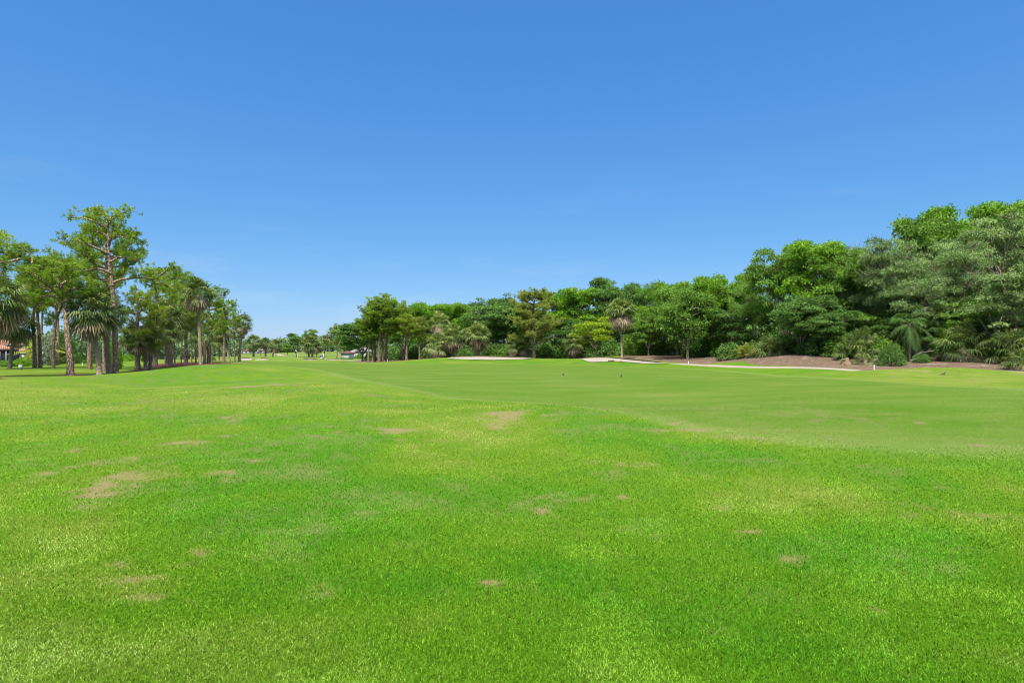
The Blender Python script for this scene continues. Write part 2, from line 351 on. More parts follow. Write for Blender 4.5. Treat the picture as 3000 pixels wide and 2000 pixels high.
def m_ground():
    m, nt, out = newmat('lawn_turf')
    col, geo, dry, n = lawn_colour(nt)
    fine = noise(nt, geo, 38, 6, .7); fine2 = noise(nt, geo, 6, 5, .65)
    col = mixc(nt, mathn(nt, 'MULTIPLY', dry, mathn(nt, 'MULTIPLY', fine2, 1.7), clamp=True), col, G_DRY)
    # thatch and soil showing between the blades
    col = mixc(nt, mathn(nt, 'MULTIPLY_ADD', fine, 1.6, -.62, clamp=True), col, (0.062, 0.115, 0.008))
    # pine straw / mulch
    mu = attr(nt, 'mulch')
    mn = noise(nt, geo, 3.0, 6, .75); mn2 = noise(nt, geo, .5, 4, .6)
    mcol = ramp(nt, mn, [(.25, (.050, .036, .020)), (.5, (.135, .102, .060)), (.62, (.205, .158, .100)), (.78, (.31, .265, .19))])
    mcol = mixc(nt, mathn(nt, 'MULTIPLY_ADD', mn2, 4.0, -2.3, clamp=True), mcol, (.33, .295, .245))
    red = attr(nt, 'red')
    mcol = mixc(nt, red, mcol, ramp(nt, mn, [(.3, (.05, .018, .010)), (.6, (.155, .055, .032)), (.8, (.22, .10, .06))]))
    edge = mathn(nt, 'ADD', mu, mathn(nt, 'MULTIPLY_ADD', noise(nt, geo, .9, 4, .7), .9, -.45))
    mfac = nd(nt, 'ShaderNodeMapRange', interpolation_type='SMOOTHSTEP'); nt.links.new(edge, mfac.inputs[0]); mfac.inputs[1].default_value = .38; mfac.inputs[2].default_value = .62
    col = mixc(nt, mfac.outputs[0], col, mcol)
    col = mixc(nt, 1.0, col, (.80, .74, .86), 'MULTIPLY')
    hb = mathn(nt, 'ADD', fine, mathn(nt, 'MULTIPLY', fine2, 1.2))
    principled(nt, out, col, .95, .08, hb, .025, .5)
    return m
def m_blade():
    m, nt, out = newmat('grass_blades')
    col, geo, dry, n = lawn_colour(nt)
    rnd = attr(nt, 'rnd')
    isdry = nd(nt, 'ShaderNodeMapRange'); isdry.inputs[3].default_value = 0; isdry.inputs[4].default_value = 1
    nt.links.new(mathn(nt, 'ADD', mathn(nt, 'MULTIPLY', dry, .85), mathn(nt, 'MULTIPLY', rnd, .55)), isdry.inputs[0]); isdry.inputs[1].default_value = .78; isdry.inputs[2].default_value = 1.04
    v = ramp(nt, rnd, [(0, (.30, .42, .22)), (.22, (.66, .88, .5)), (.5, (1.10, 1.36, .85)), (.8, (1.3, 1.4, 1.4)), (.97, (2.7, 2.4, 6))])
    col = mixc(nt, 1.0, col, v, 'MULTIPLY')
    col = mixc(nt, isdry.outputs[0], col, (0.33, 0.275, 0.15))
    p = principled(nt, None, col, .6, .10)
    t = nd(nt, 'ShaderNodeBsdfTranslucent'); nt.links.new(mixc(nt, 1.0, col, (1.2, 1.2, .6), 'MULTIPLY'), t.inputs[0])
    mx = nd(nt, 'ShaderNodeMixShader'); mx.inputs[0].default_value = .45
    nt.links.new(p.outputs[0], mx.inputs[1]); nt.links.new(t.outputs[0], mx.inputs[2]); nt.links.new(mx.outputs[0], out.inputs[0])
    return m
def m_leaf(name, dark, mid, light, trans=.3, rough=.6, spec=.12, tmul=(1.3, 1.25, .6)):
    m, nt, out = newmat(name)
    rnd = attr(nt, 'rnd'); oi = nd(nt, 'ShaderNodeObjectInfo').outputs['Random']
    f = mathn(nt, 'ADD', rnd, mathn(nt, 'MULTIPLY_ADD', oi, .2, -.1), clamp=True)
    col = ramp(nt, f, [(0.05, dark), (.5, mid), (.95, light)])
    p = principled(nt, None, col, rough, spec)
    t = nd(nt, 'ShaderNodeBsdfTranslucent'); nt.links.new(mixc(nt, 1.0, col, tmul, 'MULTIPLY'), t.inputs[0])
    mx = nd(nt, 'ShaderNodeMixShader'); mx.inputs[0].default_value = trans
    nt.links.new(p.outputs[0], mx.inputs[1]); nt.links.new(t.outputs[0], mx.inputs[2]); nt.links.new(mx.outputs[0], out.inputs[0])
    return m
def m_bark(name, a, b, c, sx=9, sz=2.2):
    m, nt, out = newmat(name)
    tc = nd(nt, 'ShaderNodeTexCoord').outputs['Object']
    mp = nd(nt, 'ShaderNodeMapping'); mp.inputs['Scale'].default_value = (sx, sx, sz); nt.links.new(tc, mp.inputs['Vector'])
    vo = nd(nt, 'ShaderNodeTexVoronoi', feature='DISTANCE_TO_EDGE'); vo.inputs['Scale'].default_value = 1.0; nt.links.new(mp.outputs[0], vo.inputs['Vector'])
    n = noise(nt, mp.outputs[0], 1.3, 5, .7)
    col = ramp(nt, n, [(.3, b), (.7, c)])
    fac = nd(nt, 'ShaderNodeMapRange'); nt.links.new(vo.outputs['Distance'], fac.inputs[0]); fac.inputs[1].default_value = .02; fac.inputs[2].default_value = .16
    col = mixc(nt, fac.outputs[0], a, col)
    principled(nt, out, col, .95, .1, mathn(nt, 'ADD', fac.outputs[0], n), .04, .8)
    return m
def m_plain(name, col, rough=.7, spec=.25, vary=.25, scale=4.0, bump=0.0):
    m, nt, out = newmat(name)
    tc = nd(nt, 'ShaderNodeTexCoord').outputs['Object']
    n = noise(nt, tc, scale, 6, .65)
    c = ramp(nt, n, [(.25, tuple(v * (1 - vary) for v in col)), (.75, tuple(min(1, v * (1 + vary * .6)) for v in col))])
    principled(nt, out, c, rough, spec, n if bump else None, bump or .01)
    return m

M_GROUND = m_ground(); M_BLADE = m_blade()
M_PINE = m_leaf('pine_needles', (.070, .140, .014), (.172, .290, .030), (.30, .42, .060), .42, .6, .12)
M_PINE_O = m_leaf('olive_pine_needles', (.115, .155, .028), (.205, .265, .055), (.31, .365, .10), .42, .6, .12)
M_PINE_Y = m_leaf('yellowish_pine_needles', (0.110, 0.176, 0.018), (0.220, 0.319, 0.037), (0.341, 0.429, 0.072), .42, .6, .12)
M_BRIGHT = m_leaf('bright_foliage', (.070, .165, .012), (.155, .325, .025), (.255, .43, .05), .40)
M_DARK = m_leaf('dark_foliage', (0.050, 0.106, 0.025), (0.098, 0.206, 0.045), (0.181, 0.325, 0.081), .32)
M_MID = m_leaf('green_foliage', (0.065, 0.140, 0.022), (0.140, 0.274, 0.040), (0.241, 0.398, 0.073), .36)
M_OAK = m_leaf('grey_green_foliage', (0.081, 0.138, 0.048), (0.167, 0.270, 0.092), (0.287, 0.402, 0.155), .3, .6, .12)
M_LIME = m_leaf('lime_foliage', (.11, .19, .010), (.23, .34, .022), (.35, .46, .045), .42)
M_FROND = m_leaf('palm_fronds', (.034, .070, .016), (.095, .148, .038), (.24, .285, .115), .3, .6, .12)
M_DEADF = m_leaf('dead_fronds', (.13, .09, .055), (.30, .235, .155), (.50, .42, .30), .35, .8, .1, (1, .92, .75))
M_FROND_L = m_leaf('pale_palm_fronds', (.055, .105, .024), (.15, .22, .058), (.33, .39, .16), .35, .6, .12)
M_ARECA = m_leaf('yellow_fronds', (0.115, 0.158, 0.018), (0.230, 0.274, 0.036), (0.389, 0.403, 0.079), .3)
M_SILVER = m_leaf('silver_foliage', (0.135, 0.166, 0.125), (0.229, 0.270, 0.198), (0.354, 0.395, 0.302), .2)
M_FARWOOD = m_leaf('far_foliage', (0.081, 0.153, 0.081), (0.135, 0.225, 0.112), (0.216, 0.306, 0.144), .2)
M_BARK_P = m_bark('pine_bark', (.085, .052, .034), (.25, .172, .118), (.45, .33, .245), 9, 2.6)
M_BARK_S = m_bark('palm_bark', (.18, .138, .095), (.33, .262, .185), (.50, .42, .32), 4, 14)
M_BARK_B = m_bark('grey_bark', (.10, .078, .055), (.25, .20, .145), (.42, .355, .275), 5, 1.2)
M_BARK_D = m_bark('dark_bark', (.04, .032, .024), (.10, .085, .062), (.19, .165, .13), 5, 6)
M_STRAW = m_plain('straw', (.19, .145, .075), .9, .1, .4, 60)
M_TWIG = m_plain('grey_twigs', (.25, .225, .195), .9, .1, .3, 3)
M_SAND = None
def m_sand():
    m, nt, out = newmat('bunker_sand')
    geo = nd(nt, 'ShaderNodeNewGeometry').outputs['Position']
    n = noise(nt, geo, .8, 5, .6); f = noise(nt, geo, 25, 4, .6)
    c = ramp(nt, n, [(.3, (.215, .188, .155)), (.7, (.285, .255, .215))])
    principled(nt, out, c, .95, .1, f, .02, .5); return m
M_SAND = m_sand()
M_PATH = m_plain('path_concrete', (.265, .228, .19), .9, .15, .14, .7)
M_WHITE = m_plain('white_paint', (.46, .45, .42), .6, .3, .06, 2)
M_STUCCO = m_plain('white_stucco', (.40, .39, .37), .85, .2, .08, 3, .01)
M_ROOFR = m_plain('red_brown_roof', (.135, .05, .04), .8, .2, .25, 6)
M_DARKM = m_plain('dark_metal', (.035, .038, .04), .5, .4, .2, 4)
M_GREYP = m_plain('grey_green_plastic', (.34, .35, .31), .6, .3, .08, 4)
M_SOIL = m_plain('bunker_edge_soil', (.11, .085, .045), .95, .1, .3, 3)
# ------------------------------------------------------------------ ground
def build_ground():
    a1 = np.radians(np.linspace(-58, 58, 640)); a2 = np.radians(np.linspace(58, 302, 62))[1:-1]
    A = np.concatenate([a1, a2]); na = len(A)
    rs = [1.2]
    while rs[-1] < 3000:
        r = rs[-1]; k = .02 if r < 12 else .016 if r < 40 else .0115 if r < 125 else .02 if r < 500 else .12
        rs.append(r * (1 + k))
    rs = np.array(rs); nr = len(rs)
    X = np.outer(rs, np.sin(A)); Y = np.outer(rs, np.cos(A)); Z = H(X, Y)
    V = np.concatenate([np.stack([X, Y, Z], -1).reshape(-1, 3), [[0, 0, 0]]])
    x, y = V[:, 0], V[:, 1]; r = np.hypot(x, y)
    i = np.arange(nr - 1)[:, None] * na; j = np.arange(na)[None]; k = (j + 1) % na
    Q = np.stack([i + j, i + na + j, i + na + k, i + k], -1).reshape(-1, 4)[:, ::-1]
    T = np.stack([np.full(na, len(V) - 1), np.arange(na), (np.arange(na) + 1) % na], -1)[:, ::-1]
    jit = (fbm(x / 2.2, y / 2.2, 41, 3) - .5) * np.clip(r * .02, .2, 1.5)
    sf = sdist(x, y, FAIR); soft = 1 + 4.5 * sstep(2, 9, x) * (1 - sstep(26, 36, r)); wf = (.18 + .016 * r) * soft; jit = jit * (.6 + .4 * soft)
    fair = sstep(-1, 1, (sf + jit) / wf)
    far = sstep(180, 260, r) * .35; fair = np.maximum(fair, far)
    mu = np.full(x.shape, -1e3); red = np.zeros(x.shape)
    for n, P in enumerate([MULCH_R] + MULCH_L):
        s = sdist(x, y, P); s = np.where(r < 330, s, -1e3)
        mu = np.maximum(mu, s)
        if n in (1, 2, 3): red = np.maximum(red, (s > -2).astype(float) * .75)
    mulch = np.clip(.5 + mu / 2.4, 0, 1)
    dry, lush = fields(x, y)
    dry *= 1 - .8 * fair * (r > 20); dry = dry * (1 - sstep(45, 75, r) * .75)
    lush = np.clip(lush - .12 * sstep(90, 220, r), 0, 1)
    at_ = dict(fair=fair, mulch=mulch, red=red, dry=dry, lush=lush)
    cen = V[Q].mean(1)
    zone = np.zeros(len(Q), int)
    zone[(fair[Q].mean(1) > .5) & (np.hypot(cen[:, 0], cen[:, 1]) < 240)] = 1
    zone[mulch[Q].mean(1) > .5] = 2
    for z, nm in ((0, 'lawn'), (1, 'fairway'), (2, 'mulch_bed')):
        q = Q[zone == z]
        fs = [q, T] if z == 0 else [q]
        used = np.zeros(len(V), bool)
        for f in fs: used[f.ravel()] = True
        idx = np.cumsum(used) - 1
        me = mesh(nm, V[used], [idx[f] for f in fs], M_GROUND, {k_: v_[used] for k_, v_ in at_.items()}, True)
        tag(obj(nm, me), kind='structure')
build_ground()

def build_grass(N=2100000):
    py = rng.uniform(1120, 2500, N); px = rng.uniform(-1800, 4800, N)
    d = EYE * F / (py - HZ); d = d * (1 + .03 * rng.uniform(-1, 1, N)); x = (px - 1500) / F * d; y = d
    keep = (rng.random(N) < 1 - sstep(15, 31, d)) & (np.abs(x) < .95 * d + 2.6) & ((py < 2150) | (rng.random(N) < .6))
    x, y, d = x[keep], y[keep], d[keep]
    sf = sdist(x, y, FAIR) + rng.normal(0, .35, len(x))
    wq = .4 + 1.5 * sstep(2, 9, x)
    fr_ = sstep(-1, 1, (sf + 1.6 * (fbm(x / 1.3, y / 1.3, 71, 3) - .5) * wq) / wq)
    dry, lush = fields(x, y)
    dry = dry * (1 - .7 * fr_)
    ok = rng.random(len(x)) > dry * .45; x, y, d, dry, lush, fr_ = x[ok], y[ok], d[ok], dry[ok], lush[ok], fr_[ok]
    n = len(x); z = H(x, y)
    L = (.0205 + .0009 * d) * rng.uniform(.5, 1.4, n) * (1 - .35 * dry) * (1 - .6 * fr_); w = (.0031 + .0005 * d) * rng.uniform(.6, 1.3, n)
    az = rng.uniform(0, 2 * math.pi, n); lean = np.radians(rng.uniform(22, 84, n))
    D = np.stack([np.cos(az), np.sin(az), np.zeros(n)], -1)
    S = np.stack([-np.sin(az), np.cos(az), np.zeros(n)], -1)
    rot = rng.uniform(-.9, .9, n)[:, None]
    S = norm(S + rot * D)
    B = np.stack([x, y, z - .003], -1)
    up = np.array([0, 0, 1.0])
    m = B + (D * np.sin(lean * .5)[:, None] + up * np.cos(lean * .5)[:, None]) * (L * .55)[:, None]
    t = m + (D * np.sin(lean * 1.25)[:, None] + up * np.cos(lean * 1.25)[:, None]) * (L * .5)[:, None]
    hw = S * (w / 2)[:, None]
    V = np.stack([B - hw, B + hw, m + hw * .85, m - hw * .85, t], 1).reshape(-1, 3)
    b = np.arange(n)[:, None] * 5
    rep = lambda a: np.repeat(a, 5)
    me = mesh('grass', V, [b + np.array([0, 1, 2, 3]), b + np.array([3, 2, 4])], M_BLADE,
              dict(rnd=rep(np.clip(np.where(rng.random(n) < .015 + .24 * sstep(.5, .68, fbm(x / .7, y / .7, 61, 3)), .97, rng.normal(.46, .27, n)), 0, 1)), dry=rep(dry), lush=rep(lush), fair=rep(fr_)))
    tag(obj('grass', me), 'short green lawn grass blades with dry tan patches in the foreground', 'grass', kind='stuff')
build_grass()

# ------------------------------------------------------------------ bunkers and paths
def loft(front, rear, nu, nv, lift):
    f = curve(front, nu); r_ = curve(rear, nu)
    u = np.linspace(0, 1, nu)
    def res(c):
        s = np.concatenate([[0], np.cumsum(np.linalg.norm(np.diff(c, axis=0), axis=1))]); s /= s[-1]
        return np.stack([np.interp(u, s, c[:, k]) for k in range(2)], -1)
    f, r_ = res(f), res(r_)
    v = np.linspace(0, 1, nv)[:, None, None]
    P = f[None] * (1 - v) + r_[None] * v
    Z = H(P[..., 0], P[..., 1]) + lift
    V = np.concatenate([P, Z[..., None]], -1).reshape(-1, 3)
    i = np.arange(nv - 1)[:, None] * nu; j = np.arange(nu - 1)[None]
    Q = np.stack([i + j, i + j + 1, i + nu + j + 1, i + nu + j], -1).reshape(-1, 4)
    return V, Q, r_
def bunker(front, rear, label, lipw=1.6, liph=.26):
    root = empty('sand_bunker', (0, 0, 0)); tag(root, label, 'bunker', 'sand bunkers on the golf course')
    fr = np.array([hit(*p) for p in front]); rr_ = np.array([at(p, d)[:2] for p, d in rear])
    V, Q, edge = loft(fr, rr_, 60, 14, .07)
    V[:, 2] += .05 * (fbm(V[:, 0] / 1.1, V[:, 1] / 1.1, 77, 3) - .4)
    obj('sand', mesh('bunker_sand', V, Q, M_SAND, None, True), root)
    n = len(edge); tanv = norm(np.gradient(edge, axis=0)); nv_ = np.stack([-tanv[:, 1], tanv[:, 0]], -1)
    nv_ *= np.sign(nv_[:, 1:2] + 1e-6)
    t = np.linspace(0, 1, n); hgt = liph * np.clip(np.sin(np.pi * t) * 2.2, 0, 1) * (.8 + .4 * fbm(edge[:, 0], edge[:, 1], 5, 2))
    rows = []
    for off, hh in ((-.02, -.15), (-.10, .55), (-.12, .95), (.05, 1.0), (.5, .8), (lipw, -.12)):
        p = edge + nv_ * off; rows.append(np.concatenate([p, (H(p[:, 0], p[:, 1]) + (hh * hgt if hh > 0 else hh * .5) + .0)[:, None]], -1))
    V = np.concatenate(rows[2:]); m_ = len(rows) - 2
    i = np.arange(m_ - 1)[:, None] * n; j = np.arange(n - 1)[None]
    Q = np.stack([i + j, i + j + 1, i + n + j + 1, i + n + j], -1).reshape(-1, 4)
    dry, lush = fields(V[:, 0], V[:, 1])
    z0 = np.zeros(len(V))
    obj('grass_lip', mesh('bunker_lip', V, Q, M_GROUND, dict(fair=z0, mulch=z0, red=z0, dry=dry * .4, lush=lush), True), root)
    V = np.concatenate(rows[:3]); i = np.arange(2)[:, None] * n
    Q = np.stack([i + j, i + j + 1, i + n + j + 1, i + n + j], -1).reshape(-1, 4)
    obj('soil_edge', mesh('bunker_edge', V, Q, M_SOIL, None, True), root)
bunker([(1311, 1050.5), (1340, 1053), (1400, 1054.6), (1460, 1054.8), (1520, 1053.4), (1562, 1051)], [(1311, 105), (1350, 107.5), (1400, 108), (1440, 108), (1500, 108.5), (1563, 106.5)],
       'long pale sand bunker in the green bank before the sabal palms and olive pine')
bunker([(1697, 1051), (1722, 1060), (1760, 1061), (1800, 1059.5), (1850, 1063), (1900, 1065.8), (1957, 1065.5)], [(1698, 92), (1730, 93), (1790, 91.5), (1850, 87.5), (1910, 83.5), (1958, 80)],
       'largest pale sand bunker in front of the single tall palm')
bunker([(694, 1055), (715, 1055.6), (738, 1055.6)], [(703, 186), (722, 188), (738, 188)], 'small far sand bunker left of its grass hump near the lone round palm', 1.6, .3)
bunker([(745, 1055.6), (765, 1055.8), (790, 1055)], [(750, 184), (768, 188), (787, 186)], 'small far sand bunker under a rounded grass lip, right of the hump', 1.6, .4)
bunker([(879, 1054.3), (900, 1055), (935, 1055)], [(884, 190), (905, 194), (934, 188)], 'small far sand bunker left of the ball washer before the skirted palms', 1.6, .4)
bunker([(952, 1054), (970, 1055.4), (1000, 1055.4)], [(948, 196), (960, 195.5), (1000, 187)], 'small far sand bunker just left of the white shed', 1.6, .2)

def ribbon(name, pts, width, label=None, lift=.05, wide2=None):
    c = curve(pts, 90); t = norm(np.gradient(c, axis=0)); nn = np.stack([-t[:, 1], t[:, 0]], -1)
    rows = []
    hw = np.interp(np.linspace(0, 1, len(c)), [0, 1], [width / 2, (wide2 or width) / 2])[:, None]
    for s, dz in ((-1, -.15), (-1, lift), (-.33, lift), (.33, lift), (1, lift), (1, -.15)):
        p = c + nn * s * hw; rows.append(np.concatenate([p, (H(p[:, 0], p[:, 1]) + dz)[:, None]], -1))
    n = len(c); V = np.concatenate(rows); i = np.arange(5)[:, None] * n; j = np.arange(n - 1)[None]
    Q = np.stack([i + j, i + n + j, i + n + j + 1, i + j + 1], -1).reshape(-1, 4)[:, ::-1]
    o = tag(obj(name, mesh(name, V, Q, M_PATH, None, False)), kind='structure')
    if label: o['label'] = label
    return o
p2 = lambda px, d: at(px, d)[:2]
ribbon('cart_path', [p2(1985, 80), p2(2040, 75), p2(2130, 67.5), p2(2230, 62), p2(2330, 58.8), p2(2430, 55.8), p2(2500, 54), p2(2570, 52.5), p2(2700, 52.2), p2(2900, 50.5), p2(3100, 46)], 2.7)
ribbon('cart_path', [p2(300, 112), p2(360, 112), p2(420, 113), p2(500, 118), p2(560, 126)], 2.4)
ribbon('cart_path', [p2(790, 410), p2(812, 372), p2(822, 330), p2(842, 290)], 3.0)
ribbon('cart_path', [p2(1012, 178), p2(1060, 162), p2(1110, 148)], 2.2)
# ------------------------------------------------------------------ plant generators (local coordinates, base at the origin)
def rsph(r_, n):
    return norm(r_.normal(size=(n, 3)))
def leaves(r_, C, N, L, W, spread=.7, droop=.25, k=4, tint=None):
    """sprays of k pointed leaves at centres C facing along N"""
    n = len(C); C = np.repeat(C, k, 0); N = np.repeat(N, k, 0); m = n * k
    D = norm(N * .8 + r_.normal(size=(m, 3)) * spread + np.array([0, 0, -droop]))
    S = norm(np.cross(D, r_.normal(size=(m, 3)) + N * 1.2))
    l = (L * r_.uniform(.6, 1.3, m))[:, None]; w = (W * r_.uniform(.7, 1.25, m))[:, None]
    B = C + r_.normal(size=(m, 3)) * L * .35
    md = B + D * l * .5; tp = B + D * l + np.array([0, 0, -1]) * l * .18
    V = np.stack([B, md + S * w / 2, tp, md - S * w / 2], 1).reshape(-1, 3)
    Q = np.arange(m)[:, None] * 4 + np.arange(4)
    t = np.repeat(tint, k) if tint is not None else np.full(m, .5)
    return V, Q, np.repeat(np.clip(t + r_.normal(0, .22, m), 0, 1), 4)

def gen_broad(seed, h=14., w=12., base=.18, ncl=70, per=75, L=.34, W=.17, style='round', twigs=0, k=4, cl=.12, lean=0., droop=.25, trunk_r=.28, shape=None):
    r_ = np.random.default_rng(seed)
    # clump centres inside a lumpy envelope
    C = []
    lob = [(np.array([r_.uniform(-.28, .28) * w, r_.uniform(-.28, .28) * w, h * r_.uniform(.45, .8)]), r_.uniform(.24, .36)) for _ in range(7)]
    lob += [(np.array([r_.uniform(-.42, .42) * w, r_.uniform(-.42, .42) * w, h * r_.uniform(.55, .92)]), r_.uniform(.08, .16)) for _ in range(7)]
    lob += [(np.array([0, 0, h * .62]), .36)] * 2
    if shape: lob = shape
    while len(C) < ncl:
        c, s = lob[r_.integers(len(lob))]
        dv = rsph(r_, 1)[0] * r_.uniform(.45, 1.0) ** .5
        p = c + dv * np.array([w * s, w * s, h * s * .78])
        if p[2] > h * base and p[2] < h * .985: C.append(p)
    C = np.array(C)
    if style == 'wide': C[:, 2] = C[:, 2] * .9 + h * .06
    sz = w * cl * r_.uniform(.5, 1.55, ncl)
    tint = np.clip(.44 + r_.normal(0, .2, ncl), 0.02, .98)
    allC = []; allN = []; allT = []
    for c, s, t in zip(C, sz, tint):
        n = max(12, int(per * (s / (w * cl)) ** 1.6))
        dv = rsph(r_, n); dv[:, 2] = np.where(dv[:, 2] < -.25, -dv[:, 2] * .6, dv[:, 2])
        rad = r_.uniform(.35, 1.0, n) ** .6
        fl = .46 if style != 'weep' else .8
        p = c + dv * rad[:, None] * s * np.array([1.25, 1.25, fl])
        nn = norm(dv * np.array([1, 1, .7]) + np.array([0, 0, .35]))
        if style == 'weep':
            m = n // 2; q = r_.choice(n, m); ln = r_.uniform(.2, 1.0, m) * h * .16
            p = np.concatenate([p, p[q] - np.stack([np.zeros(m), np.zeros(m), ln], -1)]); nn = np.concatenate([nn, norm(nn[q] * .5 + np.array([0, 0, -.9]))])
        allC.append(p); allN.append(nn); allT.append(np.full(len(p), t))
    V, Q, a = leaves(r_, np.concatenate(allC), np.concatenate(allN), L, W, droop=droop, k=k, tint=np.concatenate(allT))
    crown = dict(V=V, Q=Q, a=a)
    # trunk and limbs
    tb = MB(); fork = np.array([lean * h * .2, 0, h * max(.14, base * .95)])
    tr = curve([(0, 0, -.3), (lean * h * .05, .05, h * .06), fork], 9)
    tb.add(*tube(tr, np.interp(np.linspace(0, 1, len(tr)), [0, .25, 1], [trunk_r * 1.35, trunk_r, trunk_r * .8]), 9, rough=.08, seed=seed))
    mains = []
    for i in range(6):
        az = i * 2.4 + r_.uniform(-.4, .4); q = r_.uniform(.12, .24) * w
        e = np.array([math.cos(az) * q, math.sin(az) * q, h * r_.uniform(.42, .66)]) + fork * np.array([1, 1, 0])
        b = fork + (e - fork) * .45 + np.array([math.cos(az), math.sin(az), 0]) * q * .18
        P = curve([fork + np.array([0, 0, -.1]), b, e], 9); mains.append(P)
        tb.add(*tube(P, np.linspace(trunk_r * .62, trunk_r * .26, len(P)), 7, rough=.08, seed=seed + i))
    M = np.concatenate([p[3:] for p in mains])
    LC = C[r_.permutation(ncl)[:min(ncl, 60)]]
    for c in LC:
        st = M[np.argmin(np.linalg.norm(M - c, axis=1) + .6 * np.maximum(0, M[:, 2] - c[2]))]
        md = (st + c) / 2 + r_.normal(size=3) * .05 * w + np.array([0, 0, .03 * h])
        P = curve([st, md, c], 7)
        tb.add(*tube(P, np.linspace(trunk_r * .2, .025, len(P)), 5))
    tw = None
    if twigs:
        tw_ = tb
        for _ in range(twigs):
            c = LC[r_.integers(len(LC))]; dv = norm(c - np.array([0, 0, h * .5])); p0 = c - dv * .02
            for b in range(r_.integers(2, 5)):
                dd = norm(dv + r_.normal(size=3) * .7); l = r_.uniform(.9, 2.2)
                P = curve([p0, p0 + dd * l * .5 + r_.normal(size=3) * .15, p0 + dd * l + r_.normal(size=3) * .3], 6)
                tw_.add(*tube(P, np.linspace(.055, .02, len(P)), 4))
    return crown, tb, tw

def poms(r_, C, D, L=.30, w=.028, n=34, tint=None):
    """needle tufts at twig ends C pointing along D"""
    m = len(C); Cc = np.repeat(C, n, 0); Dc = np.repeat(D, n, 0); k = m * n
    q = norm(Dc * .75 + rsph(r_, k) * 1.0)
    l = (L * r_.uniform(.65, 1.15, k))[:, None]
    S = norm(np.cross(q, rsph(r_, k))) * (w * r_.uniform(.7, 1.3, k) / 2)[:, None]
    st = Cc - Dc * (r_.uniform(0, .22, k))[:, None]
    V = np.stack([st - S * .6, st + q * l * .55 + S, st + q * l - np.array([0, 0, .04]), st + q * l * .5 - S], 1).reshape(-1, 3)
    Q = np.arange(k)[:, None] * 4 + np.arange(4)
    t = np.repeat(np.clip((tint if tint is not None else r_.normal(.48, .16, m)), 0, 1), n)
    return V, Q, np.repeat(np.clip(t + r_.normal(0, .12, k), 0, 1), 4)

